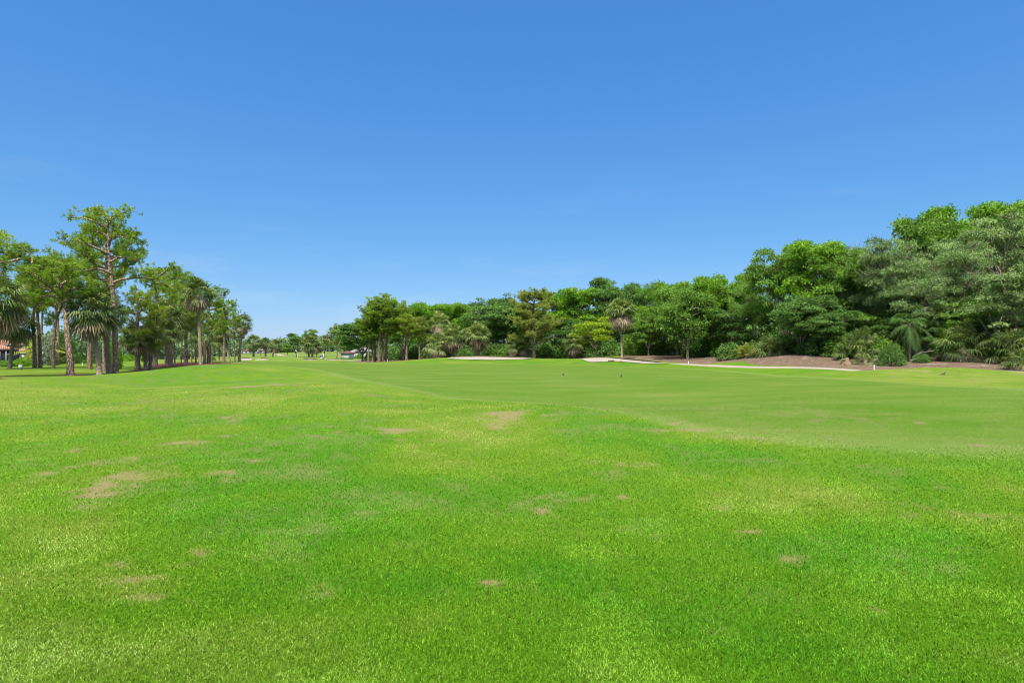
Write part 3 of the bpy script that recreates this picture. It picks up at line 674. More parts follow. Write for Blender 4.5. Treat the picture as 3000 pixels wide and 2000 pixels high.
def gen_pine(seed, h=14., spread=3.6, base=.45, nl=22, limbs=None, trunk=None, tr=.26, npom=30, L=.30, lush=1.0, top_pads=5, up=.25, dense=1.0):
    """slash pine: trunk, limbs with rising twig pads, needle tufts. limbs: explicit main limbs (lists of points)"""
    r_ = np.random.default_rng(seed); tb = MB()
    if trunk is None:
        trunk = [(0, 0, -.3), (r_.normal(0, .06), r_.normal(0, .06), h * .25), (r_.normal(0, .16), r_.normal(0, .16), h * .55), (r_.normal(0, .25), r_.normal(0, .25), h * .8), (r_.normal(0, .3), r_.normal(0, .3), h * .97)]
    T = curve(trunk, 32); tz = np.linspace(0, 1, len(T))
    rad = np.interp(tz, [0, .03, .12, .6, 1], [tr * 1.35, tr * 1.12, tr, tr * .66, tr * .16])
    tb.add(*tube(T, rad, 10, rough=.07, seed=seed))
    mains = [np.asarray(l, float) for l in (limbs or [])]
    if nl:
        for i in range(nl):
            f = base + (1 - base) * ((i + r_.uniform(0, .8)) / nl) ** .9
            p0 = np.array([np.interp(f * h, T[:, 2], T[:, c]) for c in range(3)])
            az = i * 2.39996 + r_.uniform(-.5, .5)
            g = (f - base) / (1 - base)
            ln = spread * (np.interp(g, [0, .25, .7, 1], [.75, 1.0, .8, .30])) * r_.uniform(.65, 1.15)
            dh = np.array([math.cos(az), math.sin(az), 0]); s = up * r_.uniform(.4, 1.6) + .55 * max(0, g - .6)
            mains.append(np.array([p0, p0 + dh * ln * .4 + np.array([0, 0, ln * s * .25]), p0 + dh * ln * .78 + np.array([0, 0, ln * s * .65]), p0 + dh * ln + np.array([0, 0, ln * (s + .18)])]))
    PC = []; PD = []; PT = []
    def pad(c, size, dirv, tint):
        n = max(3, int(5.2 * lush * (size / .5) ** 1.5))
        for _ in range(n):
            o = r_.normal(size=3) * size * np.array([.66, .66, .36])
            PC.append(c + o); PD.append(norm(np.array([o[0] * .8, o[1] * .8, .55 + o[2]]) / (size + .2) + dirv * .3 + np.array([0, 0, .45]))); PT.append(np.clip(tint + r_.normal(0, .1) + o[2] * .25, 0, 1))
            if r_.random() < .5: tb.add(*tube(np.array([c - dirv * size * .5, c + o * .5, c + o]), [.018, .012, .008], 3, cap=False))
    for P in mains:
        P = curve(P, 14); ln = np.linalg.norm(np.diff(P, axis=0), axis=1).sum()
        r0 = min(tr * .55, .028 * ln + .03)
        tb.add(*tube(P, np.linspace(r0, .018, len(P)), 6, rough=.06, seed=seed))
        tint = np.clip(r_.normal(.48, .12), .2, .8)
        ns = max(2, int(ln * 2.3 * dense))
        for s in range(ns):
            f = r_.uniform(.28, 1.0); i = min(len(P) - 2, int(f * (len(P) - 1))); p0 = P[i]; t = norm(P[i + 1] - P[i])
            side = norm(np.cross(t, [0, 0, 1])) * (1 if s % 2 else -1)
            l2 = min(1.7, ln * .36) * r_.uniform(.4, 1.0) * (1.15 - .6 * f + .1)
            dd = norm(t * r_.uniform(.25, .9) + side * r_.uniform(.5, 1.0) + np.array([0, 0, r_.uniform(.1, .75)]))
            e = p0 + dd * l2 + np.array([0, 0, .12 * l2])
            sub = curve([p0, p0 + dd * l2 * .5, e], 6)
            tb.add(*tube(sub, np.linspace(max(.014, r0 * .3), .010, len(sub)), 4, cap=False))
            pad(e, r_.uniform(.32, .62), dd, tint)
            if l2 > .7: pad(sub[3] + np.array([0, 0, .15]), r_.uniform(.22, .4), dd, tint)
        pad(P[-1], .55, norm(P[-1] - P[-2]), tint)
    for _ in range(top_pads):
        pad(T[-1] + r_.normal(size=3) * np.array([.5, .5, .25]), .5, np.array([0, 0, 1.]), .5)
    V, Q, a = poms(r_, np.array(PC), np.array(PD), L, .046, int(npom * .8), np.array(PT))
    return dict(V=V, Q=Q, a=a), tb

def fans(r_, C, elev, n, R_=1.0, pet=1.0, droop=.35, seg=22, w=.055, tint=.5, tv=.15, az=None):
    """costapalmate fan leaves radiating from C"""
    n = len(elev); az = (np.arange(n) * 2.39996 + r_.uniform(-.3, .3, n)) if az is None else az
    d = np.stack([np.cos(elev) * np.cos(az), np.cos(elev) * np.sin(az), np.sin(elev)], -1)
    side = norm(np.stack([-np.sin(az), np.cos(az), r_.normal(0, .25, n)], -1)); nrm = norm(np.cross(d, side) * -1)
    pl = pet * r_.uniform(.75, 1.2, n); hub = C + d * pl[:, None]; hub[:, 2] -= .10 * pl * np.cos(elev)
    th = np.linspace(-1.75, 1.75, seg)
    LD = d[:, None] * np.cos(th)[None, :, None] + side[:, None] * np.sin(th)[None, :, None] + nrm[:, None] * (.22 * r_.normal(0, 1, (n, seg)) * .4 + .12)[..., None]
    LD = norm(LD); Rr = R_ * r_.uniform(.85, 1.12, n)[:, None] * (1 - .16 * (np.abs(th) / 1.75) ** 2)[None] * r_.uniform(.9, 1.08, (n, seg))
    hb = hub[:, None] + d[:, None] * (np.maximum(0, np.cos(th)) * .18 * R_)[None, :, None]
    mid = hb + LD * (Rr * .52)[..., None]; mid[..., 2] -= .06 * droop * R_
    tip = hb + LD * (Rr * .96)[..., None]; tip[..., 2] -= droop * R_ * r_.uniform(.5, 1.3, (n, seg))
    sv = norm(np.cross(LD, nrm[:, None] + 0 * LD)) * (w / 2)
    V = np.stack([hb, mid + sv, tip, mid - sv], 2).reshape(-1, 3)
    t = np.clip(tint + r_.normal(0, tv, n), 0, 1)
    a = np.repeat(np.clip(np.repeat(t, seg) + r_.normal(0, .1, n * seg), 0, 1), 4)
    Q = np.arange(n * seg)[:, None] * 4 + np.arange(4)
    # petioles
    ps = side * .022
    PV = np.stack([C + 0 * hub - ps, C + 0 * hub + ps, hub + ps * .6, hub - ps * .6], 1).reshape(-1, 3)
    Q2 = np.arange(n)[:, None] * 4 + np.arange(4) + len(V)
    return np.concatenate([V, PV]), np.concatenate([Q, Q2]), np.concatenate([a, np.full(len(PV), .6)])

def gen_sabal(seed, h=9., bend=(0, 0), nf=42, R_=1.0, pet=1.05, dead=14, tr=.17, boots=False, low=-30, top=85, trunk=None):
    r_ = np.random.default_rng(seed); tb = MB()
    if trunk is None: trunk = [(0, 0, -.3), (bend[0] * .3, bend[1] * .3, h * .35), (bend[0] * .75, bend[1] * .75, h * .72), (bend[0], bend[1], h)]
    T = curve(trunk, 26)
    tb.add(*tube(T, np.interp(np.linspace(0, 1, len(T)), [0, .06, .2, 1], [tr * 1.5, tr * 1.12, tr, tr * .92]), 10, rough=.05, seed=seed))
    top_ = T[-1]
    if boots:
        for i in range(int(h * 22)):
            f = r_.uniform(.03, 1); p = np.array([np.interp(f, np.linspace(0, 1, len(T)), T[:, c]) for c in range(3)])
            az = r_.uniform(0, 6.283); dh = np.array([math.cos(az), math.sin(az), 0]); l = r_.uniform(.18, .36)
            l *= .5; P = np.array([p + dh * tr * .7, p + dh * (tr + l * .35) + np.array([0, 0, l * .55]), p + dh * (tr + l * .5) + np.array([0, 0, l])])
            tb.add(*tube(P, [.05, .04, .025], 4))
    C = top_ + np.array([0, 0, .05])
    e = np.radians(np.linspace(top, low, nf) + r_.normal(0, 7, nf))
    green = fans(r_, C, e, nf, R_, pet, .46, 18, .088 * R_, .5, .22)
    dd = None
    if dead:
        ed = np.radians(r_.uniform(-80, -18, dead)); Cd = top_ - np.array([0, 0, .12])
        dd = fans(r_, Cd, ed, dead, R_ * .95, pet * .92, .6, 13, .09 * R_, .5, .22)
    return green, dd, tb

def gen_pinnate(seed, nf=16, L=3.2, h=.4, low=-20, top=80, leaf=.55, droop=.9, tr=.12, stems=1):
    r_ = np.random.default_rng(seed); tb = MB(); VV = []; QQ = []; AA = []; nv = 0
    for s in range(stems):
        o = np.array([r_.normal(0, .5), r_.normal(0, .5), 0]) if stems > 1 else np.zeros(3)
        hh = h * r_.uniform(.7, 1.1) if stems > 1 else h
        ex = o + np.array([o[0] * .3, o[1] * .3, hh])
        P = curve([o - [0, 0, .2], (o + ex) / 2 + r_.normal(size=3) * .05, ex], 8); tb.add(*tube(P, np.linspace(tr * 1.15, tr * .85, len(P)), 8, rough=.05, seed=seed))
        for i in range(nf):
            az = i * 2.39996 + r_.uniform(-.3, .3); el = R(np.interp(i, [0, nf - 1], [top, low]) + r_.normal(0, 6)); l = L * r_.uniform(.8, 1.1)
            t = np.linspace(0, 1, 26)
            dh = np.array([math.cos(az), math.sin(az), 0])
            X = ex + dh * (math.cos(el) * l * t)[:, None] + np.array([0, 0, 1]) * (math.sin(el) * l * t - droop * l * .45 * t ** 2.2)[:, None]
            tb.add(*tube(X, np.linspace(.03, .008, 26), 4, cap=False))
            T = norm(np.gradient(X, axis=0)); S = norm(np.cross(T, [0, 0, 1.])); 
            for sd in (-1, 1):
                ll = (leaf * np.sin(np.pi * np.clip(t[4:] * .92 + .06, 0, 1)) ** .6)[:, None] * r_.uniform(.85, 1.1, (22, 1))
                D = norm(S[4:] * sd + T[4:] * .55 + np.array([0, 0, -.15]) + r_.normal(size=(22, 3)) * .12)
                B = X[4:]; w = T[4:] * .028
                md = B + D * ll * .5; tp = B + D * ll + np.array([0, 0, -1]) * ll * .38
                V = np.stack([B, md + w, tp, md - w], 1).reshape(-1, 3)
                VV.append(V); QQ.append(np.arange(22)[:, None] * 4 + np.arange(4) + nv); nv += len(V)
                AA.append(np.full(len(V), np.clip(r_.normal(.5, .17), 0, 1)))
    return (np.concatenate(VV), np.concatenate(QQ), np.concatenate(AA)), tb

def gen_bush(seed, w=2., h=1.4, n=900, L=.14, W=.08, boxy=False):
    r_ = np.random.default_rng(seed)
    dv = rsph(r_, n); dv[:, 2] = abs(dv[:, 2])
    if boxy:
        dv = dv / np.max(abs(dv), axis=1, keepdims=True) ** .75
    lump = 1 + .22 * np.sin(dv[:, 0] * 5 + seed) * np.cos(dv[:, 1] * 4 + seed * 2) + .1 * r_.normal(size=n)
    C = dv * np.array([w / 2, w / 2, h * .95]) * (lump * r_.uniform(.6, 1.0, n) ** .4)[:, None]
    C[:, 2] = np.abs(C[:, 2]) + .05
    return leaves(r_, C, norm(dv + [0, 0, .3]), L, W, k=4, tint=np.clip(.45 + r_.normal(0, .12, n), 0, 1))

# ------------------------------------------------------------------ plant things
def me_of(name, t, mat):
    return mesh(name, t[0], t[1], mat, {'rnd': t[2]})
def d2t(d): return (d['V'], d['Q'], d['a'])
def setmat(o, m):
    if m is not None:
        s = o.material_slots[0]; s.link = 'OBJECT'; s.material = m
    return o
def plant(name, label, cat, group, loc, parts, rz=0., sc=(1, 1, 1), mats=None):
    """parts: list of (part name, mesh)"""
    root = empty(name, loc, rz, sc); tag(root, label, cat, group)
    for i, (pn, me) in enumerate(parts):
        o = obj(pn, me, root)
        if mats and mats.get(pn): setmat(o, mats[pn])
    return root
# ------------------------------------------------------------------ pines of the left-hand grove
def loc(px0, d):
    p = at(px0, d)
    return p, (lambda px, py, dy=0.0: ((px - px0) / F * d * 1.0 + 0 * dy, dy, ztop(py, d) - p[2]))
def pine_parts(g, mat=M_PINE):
    c, tb = g
    return [('trunk', tb.build('pine_trunk', M_BARK_P, True)), ('crown', me_of('pine_crown', d2t(c), mat))]
PG = 'slash pines of the grove at the left'
# tallest pine
p, q = loc(337, 50)
g = gen_pine(11, h=14.6, nl=0, tr=.235, npom=36, L=.27, lush=.70, dense=.85, top_pads=4,
    trunk=[(0, 0, -.4), q(338, 1040, .05), q(336, 960), q(330, 880, .1), q(323, 810, .1), q(319, 740), q(317, 680), q(313, 625)],
    limbs=[[q(331, 828), q(352, 816, .4), q(405, 810, .8), q(448, 822, 1.0), q(472, 845, 1.1)],
           [q(430, 815, .9), q(452, 795, 1.2), q(480, 778, 1.0), q(512, 790, .6)],
           [q(325, 800), q(300, 790, -.6), q(262, 800, -1.0), q(225, 795, -1.1)],
           [q(322, 768), q(345, 752, .3), q(372, 755, .6), q(415, 770, .5)],
           [q(330, 838), q(318, 812, .5), q(285, 812, 1.4), q(240, 830, 1.6)],
           [q(320, 745), q(295, 728, -1), q(262, 715, -1.6), q(232, 722, -1.6)],
           [q(319, 720), q(345, 702, -.8), q(372, 700, -1.2), q(398, 706, -1)],
           [q(318, 705), q(290, 682, .8), q(255, 672, 1.2), q(222, 668, 1.3)],
           [q(317, 690), q(338, 680, 1.0), q(362, 690, 1.5), q(385, 700, 1.4)],
           [q(317, 672), q(295, 655, -.8), q(262, 645, -1), q(228, 648, -1)],
           [q(316, 665), q(336, 652, -.6), q(358, 642, -.8), q(378, 640, -.7)],
           [q(315, 652), q(292, 630, .5), q(262, 622, .8), q(240, 632, .8)],
           [q(314, 645), q(332, 628, .5), q(352, 618, .5), q(372, 628, .4)],
           [q(314, 640), q(300, 618, -.3), q(285, 612, -.3)],
           [q(321, 758), q(322, 745, 1.2), q(318, 742, 2.2), q(300, 735, 3)]])
plant('slash_pine', 'tallest pine of the left grove, bare lower trunk and one long limb reaching right', 'pine tree', PG, p, pine_parts(g))
# leaning pine in front of the hedge
p, q = loc(207, 46)
g = gen_pine(12, h=9, nl=0, tr=.25, npom=32, L=.27, lush=1.2, dense=1.3, top_pads=2,
    trunk=[(0, 0, -.4), q(205, 1050), q(198, 980), q(190, 930, .1), q(180, 885, .2), q(172, 862, .3)],
    limbs=[[q(180, 890), q(192, 872, .3), q(212, 868, .8), q(235, 850, 1.2)],
           [q(174, 866), q(165, 830, .6), q(148, 805, .8), q(120, 790, .8), q(70, 762, .6), q(5, 750, .4)],
           [q(150, 808), q(135, 815, .2), q(112, 832, -.3), q(90, 838, -.6)],
           [q(172, 862), q(185, 830, -.4), q(200, 800, -.6), q(232, 785, -.8)],
           [q(172, 862), q(162, 838, -.8), q(150, 815, -1.4), q(120, 805, -1.6)],
           [q(178, 880), q(160, 868, -.6), q(135, 880, -1), q(110, 892, -1)],
           [q(120, 790), q(95, 780, 1), q(60, 790, 1.2), q(20, 800, 1.0)],
           [q(95, 772), q(80, 745, .4), q(60, 730, .4), q(35, 728, .4)],
           [q(60, 758), q(40, 770, -.5), q(0, 778, -.8), q(-40, 780, -.8)],
           [q(172, 862), q(188, 845, .8), q(215, 835, 1.2), q(250, 830, 1.3)],
           [q(168, 840), q(180, 812, .9), q(192, 790, 1.2), q(180, 770, 1.2)],
           [q(182, 895), q(165, 905, .4), q(150, 925, .7), q(135, 935, .7)]])
plant('slash_pine', 'leaning pine with deeply plated bark before the dark clipped hedge', 'pine tree', PG, p, pine_parts(g, M_PINE))
# pines grown from the general recipe; a crown of one kind is shared by several trees
def mk_pine(seed, mat=M_PINE, **k):
    return pine_parts(gen_pine(seed, **k), mat)
PA = mk_pine(21, h=13, spread=3.4, base=.50, nl=15, npom=30, L=.28)
PB = mk_pine(22, h=11, spread=3.0, base=.44, nl=15, npom=30, L=.28, up=.35)
PC_ = mk_pine(23, h=8, spread=2.7, base=.22, nl=15, npom=34, L=.30, lush=.95)
PD_ = mk_pine(24, h=13, spread=4.2, base=.55, nl=20, npom=30, L=.30, up=.4, lush=1.1)
PE = mk_pine(25, h=12, spread=3.6, base=.34, nl=22, npom=32, L=.30, lush=1.0)
def pine(px, d, pytop, parts, hnom, label, wk=1.0, rz=None, mats=None, group=PG, name='slash_pine'):
    p = at(px, d); h = ztop(pytop, d) - p[2]; s = h / hnom
    return plant(name, label, 'pine tree', group, p, parts, random.uniform(0, 6.28) if rz is None else rz, (s * wk, s * wk, s), mats)
pine(102, 62, 800, PB, 11, 'thinner stem of the crossed pair of pines left of the silvery shrub', .8, 1.0)
pine(118, 63, 770, PA, 13, 'thicker stem of the crossed pair of pines left of the silvery shrub', .8, 2.0)
pine(157, 61, 790, PA, 13, 'straight grey pine between the crossed pair and the leaning pine', .75, 4.0)
pine(170, 76, 770, PD_, 13, 'pine whose spreading crown shows left of the tallest pine', .7, 1.3)
pine(122, 80, 790, PD_, 13, 'pine with flat-topped crown above the slanting cabbage palm', .65, 2.9)
pine(-60, 55, 690, PB, 11, 'pine at the left edge with its crown partly out of the picture', 1.0, .4)
pine(308, 56, 672, PD_, 13, 'slim dark pine close behind the tallest pine', .7, 3.0)
pine(262, 60, 690, PA, 13, 'pine behind the shaggy cabbage palms left of the tallest pine', .8, 5.1)
pine(402, 56, 865, PC_, 8, 'low bushy pine hiding a leaning palm stem right of the tallest pine', .9, .6, {'crown': M_PINE_Y})
pine(455, 66, 800, PC_, 8, 'full bushy pine rising left of the skirted cabbage palm', .72, 3.3)
pine(500, 73, 788, PE, 12, 'broad pine behind the grove with its top above the long limb', .95, 1.2)
pine(545, 78, 812, PE, 12, 'full dark pine directly left of the tall straight cabbage palm', .95, 4.4)
pine(612, 84, 845, PE, 12, 'wide dark pine right behind the tall straight cabbage palm', 1.05, .3)
pine(655, 92, 880, PB, 11, 'pine with low dark foliage at the right end of the grove', 1.0, 2.6)
pine(688, 104, 940, PA, 13, 'thicker of two slender pines standing out at the right end of the grove', .85, 1.9)
pine(704, 104, 948, PB, 11, 'slimmest pine, last stem at the right end of the grove', .75, .5)
for px, d, lab in ((484, 72, 'bare grey pine stem first left in the red mulch row'), (512, 70, 'bare pine stem second in the red mulch row'), (531, 76, 'bare pine stem behind the gap in the red mulch row'), (561, 74, 'bare pine stem just left of the tall straight cabbage palm'), (608, 72, 'leaning bare pine stem just right of the tall straight cabbage palm'), (621, 76, 'bare pine stem at the right end of the red mulch row'), (574, 78, 'bare pine stem showing behind the tall straight cabbage palm')):
    pine(px, d, 900 + (px * 7) % 40, PA if px % 2 else PB, 13 if px % 2 else 11, lab, .62)

# ------------------------------------------------------------------ cabbage palms
PALMG = 'cabbage palms on the golf course'
def sabal_parts(g):
    gr, de, tb = g
    out = [('trunk', tb.build('palm_trunk', M_BARK_S, True)), ('crown', me_of('palm_crown', gr, M_FROND))]
    if de: out.append(('dead_fronds', me_of('dead_fronds', de, M_DEADF)))
    return out
def sabal(px, d, pyc, seed, label, pxc=None, R_=1.0, pet=1.0, nf=42, dead=14, tr=.16, boots=False, low=-35, parts=None, hn=None, rz=0, group=PALMG, mats=None, top=85):
    """pyc: photo row of the crown's heart"""
    p = at(px, d); h = ztop(pyc, d) - p[2]
    if parts is None:
        bend = (((pxc or px) - px) / F * d, 0)
        parts = sabal_parts(gen_sabal(seed, h, bend, nf, R_, pet, dead, tr, boots, low, top)); s = 1
    else: s = h / hn
    if group != PALMG: mats = {'crown': M_FROND_L}
    return plant('cabbage_palm', label, 'palm tree', group, p, parts, rz, (s, s, s), mats)
sabal(28, 60, 945, 31, 'cabbage palm on a slanting trunk before the tile-roofed house', 46, 1.1, 1.1, 54, 30, .17, low=-45)
sabal(-14, 42, 880, 32, 'large shaggy cabbage palm cut by the left edge of the picture', -2, 1.15, 1.1, 50, 24, .2, low=-42)
sabal(293, 48, 915, 33, 'cabbage palm with crisscross leaf bases on its thick trunk beside the tallest pine', 264, 1.15, 1.1, 56, 26, .19, True, -42)
sabal(320, 51, 905, 34, 'dark-trunked cabbage palm squeezed behind the trunk of the tallest pine', 304, 1.1, 1.05, 44, 22, .2, True, -45)
sabal(407, 57, 985, 35, 'short cabbage palm with a leaning dark trunk and ragged skirt', 392, .85, .8, 34, 22, .2, False, -40)
sabal(426, 56.5, 1000, 36, 'left stem of the two short rough cabbage palms at the lawn edge', 424, .9, .9, 30, 6, .15, True, -15)
sabal(439, 57.5, 990, 37, 'right stem of the two short rough cabbage palms at the lawn edge', 444, .9, .9, 30, 6, .14, True, -15)
sabal(500, 63, 930, 38, 'cabbage palm with a big straw-coloured skirt in the middle of the grove', 488, 1.2, 1.15, 46, 48, .2, False, -25)
sabal(491, 61, 985, 39, 'short stout cabbage palm at the left end of the red mulch', 487, .95, 1.0, 30, 6, .15, True, -15)
sabal(588, 64, 858, 40, 'tall straight cabbage palm with pale slender trunk rising out of the grove', 579, 1.0, 1.0, 46, 34, .16, False, -15)
sabal(600, 70, 995, 42, 'young cabbage palm with fresh fans right of the tall pale trunk', 598, 1.05, 1.1, 28, 4, .16, False, -30)
sabal(672, 98, 958, 44, 'cabbage palm with a curved trunk among the last trees of the grove', 655, 1.2, 1.2, 38, 20, .2, False, -40)
sabal(641, 98, 985, 45, 'short cabbage palm with a pale trunk beside a round bush', 642, 1.0, 1.0, 30, 10, .17, False, -35)
sabal(700, 100, 945, 46, 'cabbage palm whose crown hangs out at the right end of the grove', 712, .95, 1.0, 36, 16, .2, False, -40)
# single palms beyond
sabal(743, 238, 1003, 47, 'lone round-headed cabbage palm far out right of the grove', 741, 2.0, 1.9, 46, 26, .42, False, -50)
sabal(778, 242, 1006, 48, 'far upright cabbage palm with a small crown, left of the leaning one', 778, 1.6, 1.5, 34, 10, .36, False, -20)
sabal(798, 238, 1012, 49, 'far cabbage palm leaning right beside the pale path', 806, 1.8, 1.6, 36, 12, .30, False, -25)
sabal(762, 262, 1009, 50, 'tiny cabbage palm seen between the lone round one and the upright one', 762, 1.2, 1.2, 24, 6, .25, False, -15)
sabal(905, 240, 1003, 51, 'left trunk of the skirted far palms below an oak', 904, 2.3, 1.9, 40, 34, .36, False, -45)
sabal(914, 241, 1008, 52, 'right leaning trunk of the skirted far palms below an oak', 922, 2.0, 1.8, 36, 30, .36, False, -45)
CG = 'cabbage palms in front of the tree belt'
sabal(1290, 117, 945, 53, 'highest of the shaggy palms left of the first bunker', 1288, 1.35, 1.35, 46, 30, .2, False, -24, group=CG)
sabal(1278, 113, 1012, 54, 'low wide palm at the foot of the shaggy palms, spilling left', 1276, 1.35, 1.5, 42, 22, .2, False, -24, group=CG)
sabal(1325, 114, 985, 55, 'middle shaggy palm with the longest straw skirt', 1325, 1.45, 1.55, 50, 40, .2, False, -24, group=CG)
sabal(1396, 113, 980, 56, 'twin-stemmed shaggy palm behind the left end of the first bunker', 1398, 1.45, 1.5, 48, 36, .18, False, -24, group=CG)
sabal(1402, 113.6, 988, 57, 'shorter stem of the twin shaggy palms behind the first bunker', 1404, 1.2, 1.3, 36, 26, .17, False, -24, group=CG)
sabal(1512, 115, 1010, 58, 'low shaggy palm under the left side of the olive pine', 1510, 1.3, 1.3, 42, 26, .2, False, -24, group=CG)
sabal(1540, 114, 1015, 59, 'low shaggy palm against the trunk of the olive pine', 1538, 1.1, 1.1, 36, 26, .2, False, -24, group=CG)
sabal(1682, 113, 1000, 60, 'dark palm with a rough pale trunk left of the lime-green tree', 1682, 1.3, 1.2, 38, 26, .24, True, -45, group=CG)
sabal(1822, 97, 912, 61, 'single tall palm with a full round head behind the largest bunker', 1820, 1.4, 1.35, 76, 70, .17, False, -8, group=CG)

# ------------------------------------------------------------------ pines of the far side
PG2 = 'pines along the far tree belt'
PTALL = mk_pine(26, M_PINE, h=13, spread=3.6, base=.40, nl=22, npom=32, L=.38, lush=.85, up=.5, tr=.24)
PTHIN = mk_pine(27, h=10, spread=2.6, base=.50, nl=18, npom=32, L=.36, lush=1.1, up=.4, tr=.2)
POLIVE = mk_pine(28, M_PINE_O, h=13, spread=4.3, base=.18, nl=40, npom=32, L=.42, lush=1.25, up=.3, tr=.3)
pine(1111, 112, 884, PTALL, 13, 'left stem of the big pine pair, tallest at the left end of the belt', 1.3, .4, None, PG2)
pine(1119, 113, 888, PTALL, 13, 'right stem of the big pine pair at the left end of the belt', 1.25, 2.7, None, PG2)
pine(1134, 114, 882, PTALL, 13, 'straight pine just right of the big pine pair', 1.25, 4.6, None, PG2)
pine(1079, 112, 948, PTHIN, 10, 'outermost thin pine leaning left at the left end of the belt', 1.15, .8, None, PG2)
pine(1092, 113, 938, PTHIN, 10, 'thin pale pine stem second from the left end of the belt', 1.0, 2.0, None, PG2)
pine(1099, 115, 905, PTHIN, 10, 'thin pine stem touching the big pine pair', 1.0, 3.4, None, PG2)
pine(1180, 121, 900, PTALL, 13, 'pine half hidden left of the solitary straight pine', .85, 5.3, None, PG2)
pine(1191, 112, 930, PTHIN, 10, 'solitary straight pine with flat yellow-green layers', 1.3, 1.1, {'crown': M_PINE_Y}, PG2)
pine(1229, 112, 936, PTHIN, 10, 'forked yellowish pine left of the shaggy palms', 1.0, 3.9, {'crown': M_PINE_O}, PG2)
pine(1565, 112, 862, POLIVE, 13, 'big olive-brown pine behind the right end of the first bunker', 1.15, .9, None, PG2)
pine(986, 205, 958, PTALL, 13, 'olive pine standing beside the white shed', 1.0, 2.2, {'crown': M_PINE_O}, PG2)
pine(965, 330, 1000, PTHIN, 10, 'small far pine left of the olive pine by the shed', 1.2, 2.2, {'crown': M_PINE_O}, PG2)
pine(950, 260, 985, PTHIN, 10, 'small olive pine between the skirted palms and the shed', 1.3, 4.2, {'crown': M_PINE_O}, PG2)

# ------------------------------------------------------------------ broadleaf trees
def broad_parts(g, mat, bark=M_BARK_B):
    c, tb, tw = g
    out = [('trunk', tb.build('tree_trunk', bark, True)), ('crown', me_of('tree_crown', d2t(c), mat))]
    if tw: out.append(('bare_twigs', tw.build('bare_twigs', M_TWIG)))
    return out
BA = broad_parts(gen_broad(51, 14, 12, .16, 135, 44, .44, .17, cl=.085, droop=.1), M_BRIGHT)
BB = broad_parts(gen_broad(52, 14, 12, .14, 150, 44, .42, .165, cl=.082, droop=.1), M_MID)
BC = broad_parts(gen_broad(53, 14, 12, .10, 160, 46, .40, .175, cl=.082), M_DARK)
BO = broad_parts(gen_broad(54, 14, 15, .14, 130, 95, .26, .13, cl=.085, twigs=70, trunk_r=.36), M_OAK)
BO2 = broad_parts(gen_broad(55, 12, 14, .12, 120, 95, .26, .13, cl=.085, twigs=60, trunk_r=.36, lean=.3), M_OAK)
BW = broad_parts(gen_broad(56, 14, 11, .12, 90, 90, .34, .17, style='weep', cl=.12), M_MID)
BL = broad_parts(gen_broad(57, 8, 8, .24, 34, 52, .36, .19, cl=.12, trunk_r=.2), M_LIME)
TB = 'broadleaf trees of the tree belt'
def tree(px, d, pytop, wpx, parts, hn, wn_, label, mats=None, rz=None, group=TB, name='broadleaf_tree', cat='tree'):
    p = at(px, d); h = ztop(pytop, d) - p[2]; w = wpx / F * d
    return plant(name, label, cat, group, p, parts, random.uniform(0, 6.28) if rz is None else rz, (w / wn_, w / wn_, h / hn), mats)
br, dk, md, ok = ({'crown': m} for m in (M_BRIGHT, M_DARK, M_MID, M_OAK))
# left end of the belt and its middle
tree(1062, 150, 930, 130, BC, 14, 12, 'dark broadleaf tree with a black trunk right of the white shed')
tree(1020, 228, 985, 70, BC, 14, 12, 'dark tree overhanging the white shed roof', md)
tree(1185, 132, 905, 150, BB, 14, 12, 'green tree behind the solitary straight pine', md)
tree(1236, 130, 884, 150, BA, 14, 12, 'bright tree topping the belt above the forked yellowish pine')
tree(1300, 138, 888, 150, BA, 14, 12, 'bright tree behind the highest shaggy palm')
tree(1358, 134, 886, 140, BA, 14, 12, 'bright tree above the middle shaggy palm', br)
tree(1432, 126, 862, 170, BC, 14, 12, 'big dark tree behind the twin shaggy palm')
tree(1490, 132, 852, 150, BC, 14, 12, 'dark tree peeping over the left side of the olive pine')
tree(1635, 126, 850, 150, BA, 14, 12, 'bright tree just right of the olive pine')
tree(1705, 124, 842, 160, BA, 14, 12, 'bright tree rising behind the lime-green tree')
tree(1690, 117, 925, 110, BC, 14, 12, 'dark tree left of and behind the lime-green tree', dk)
tree(1748, 106, 934, 125, BL, 8, 8, 'small lime-green tree with forked grey trunk behind the largest bunker', None, 1.2)
tree(1790, 122, 818, 150, BB, 14, 12, 'green tree with a ragged top left of the single tall palm', dk)
tree(1868, 120, 822, 150, BC, 14, 12, 'dark green tree right behind the head of the single tall palm', dk)
tree(1940, 112, 822, 150, BA, 14, 12, 'bright tree over the bare mulch bank right of the single tall palm')
tree(1900, 108, 900, 110, BC, 14, 12, 'darker tree under the bright one right of the single tall palm', md)
tree(1985, 104, 826, 140, BW, 14, 11, 'vine-draped tree at the left of the mulch bank', md)
tree(2015, 93, 838, 165, BW, 14, 11, 'vine-draped tree with a pale trunk standing at the front of the mulch bank')
tree(2085, 100, 802, 140, BA, 14, 12, 'bright tree above the trunk at the front of the mulch bank')
tree(2150, 96, 810, 130, BB, 14, 12, 'thin-topped green tree over the gap in the mulch bank', br)
tree(2130, 92, 890, 130, BC, 14, 12, 'dark tree in the hollow right of the pale trunk', dk)
tree(2215, 88, 818, 130, BO, 14, 15, 'greyish tree left of the great green tree', {'crown': M_MID})
tree(2300, 82, 716, 190, BB, 14, 12, 'great green tree stepping up above its left neighbours')
tree(2390, 80, 708, 210, BA, 14, 12, 'tall broad tree with a bright top beside the notch in the skyline', br)
tree(2345, 76, 850, 180, BC, 14, 12, 'dark low tree under the great green trees', dk)
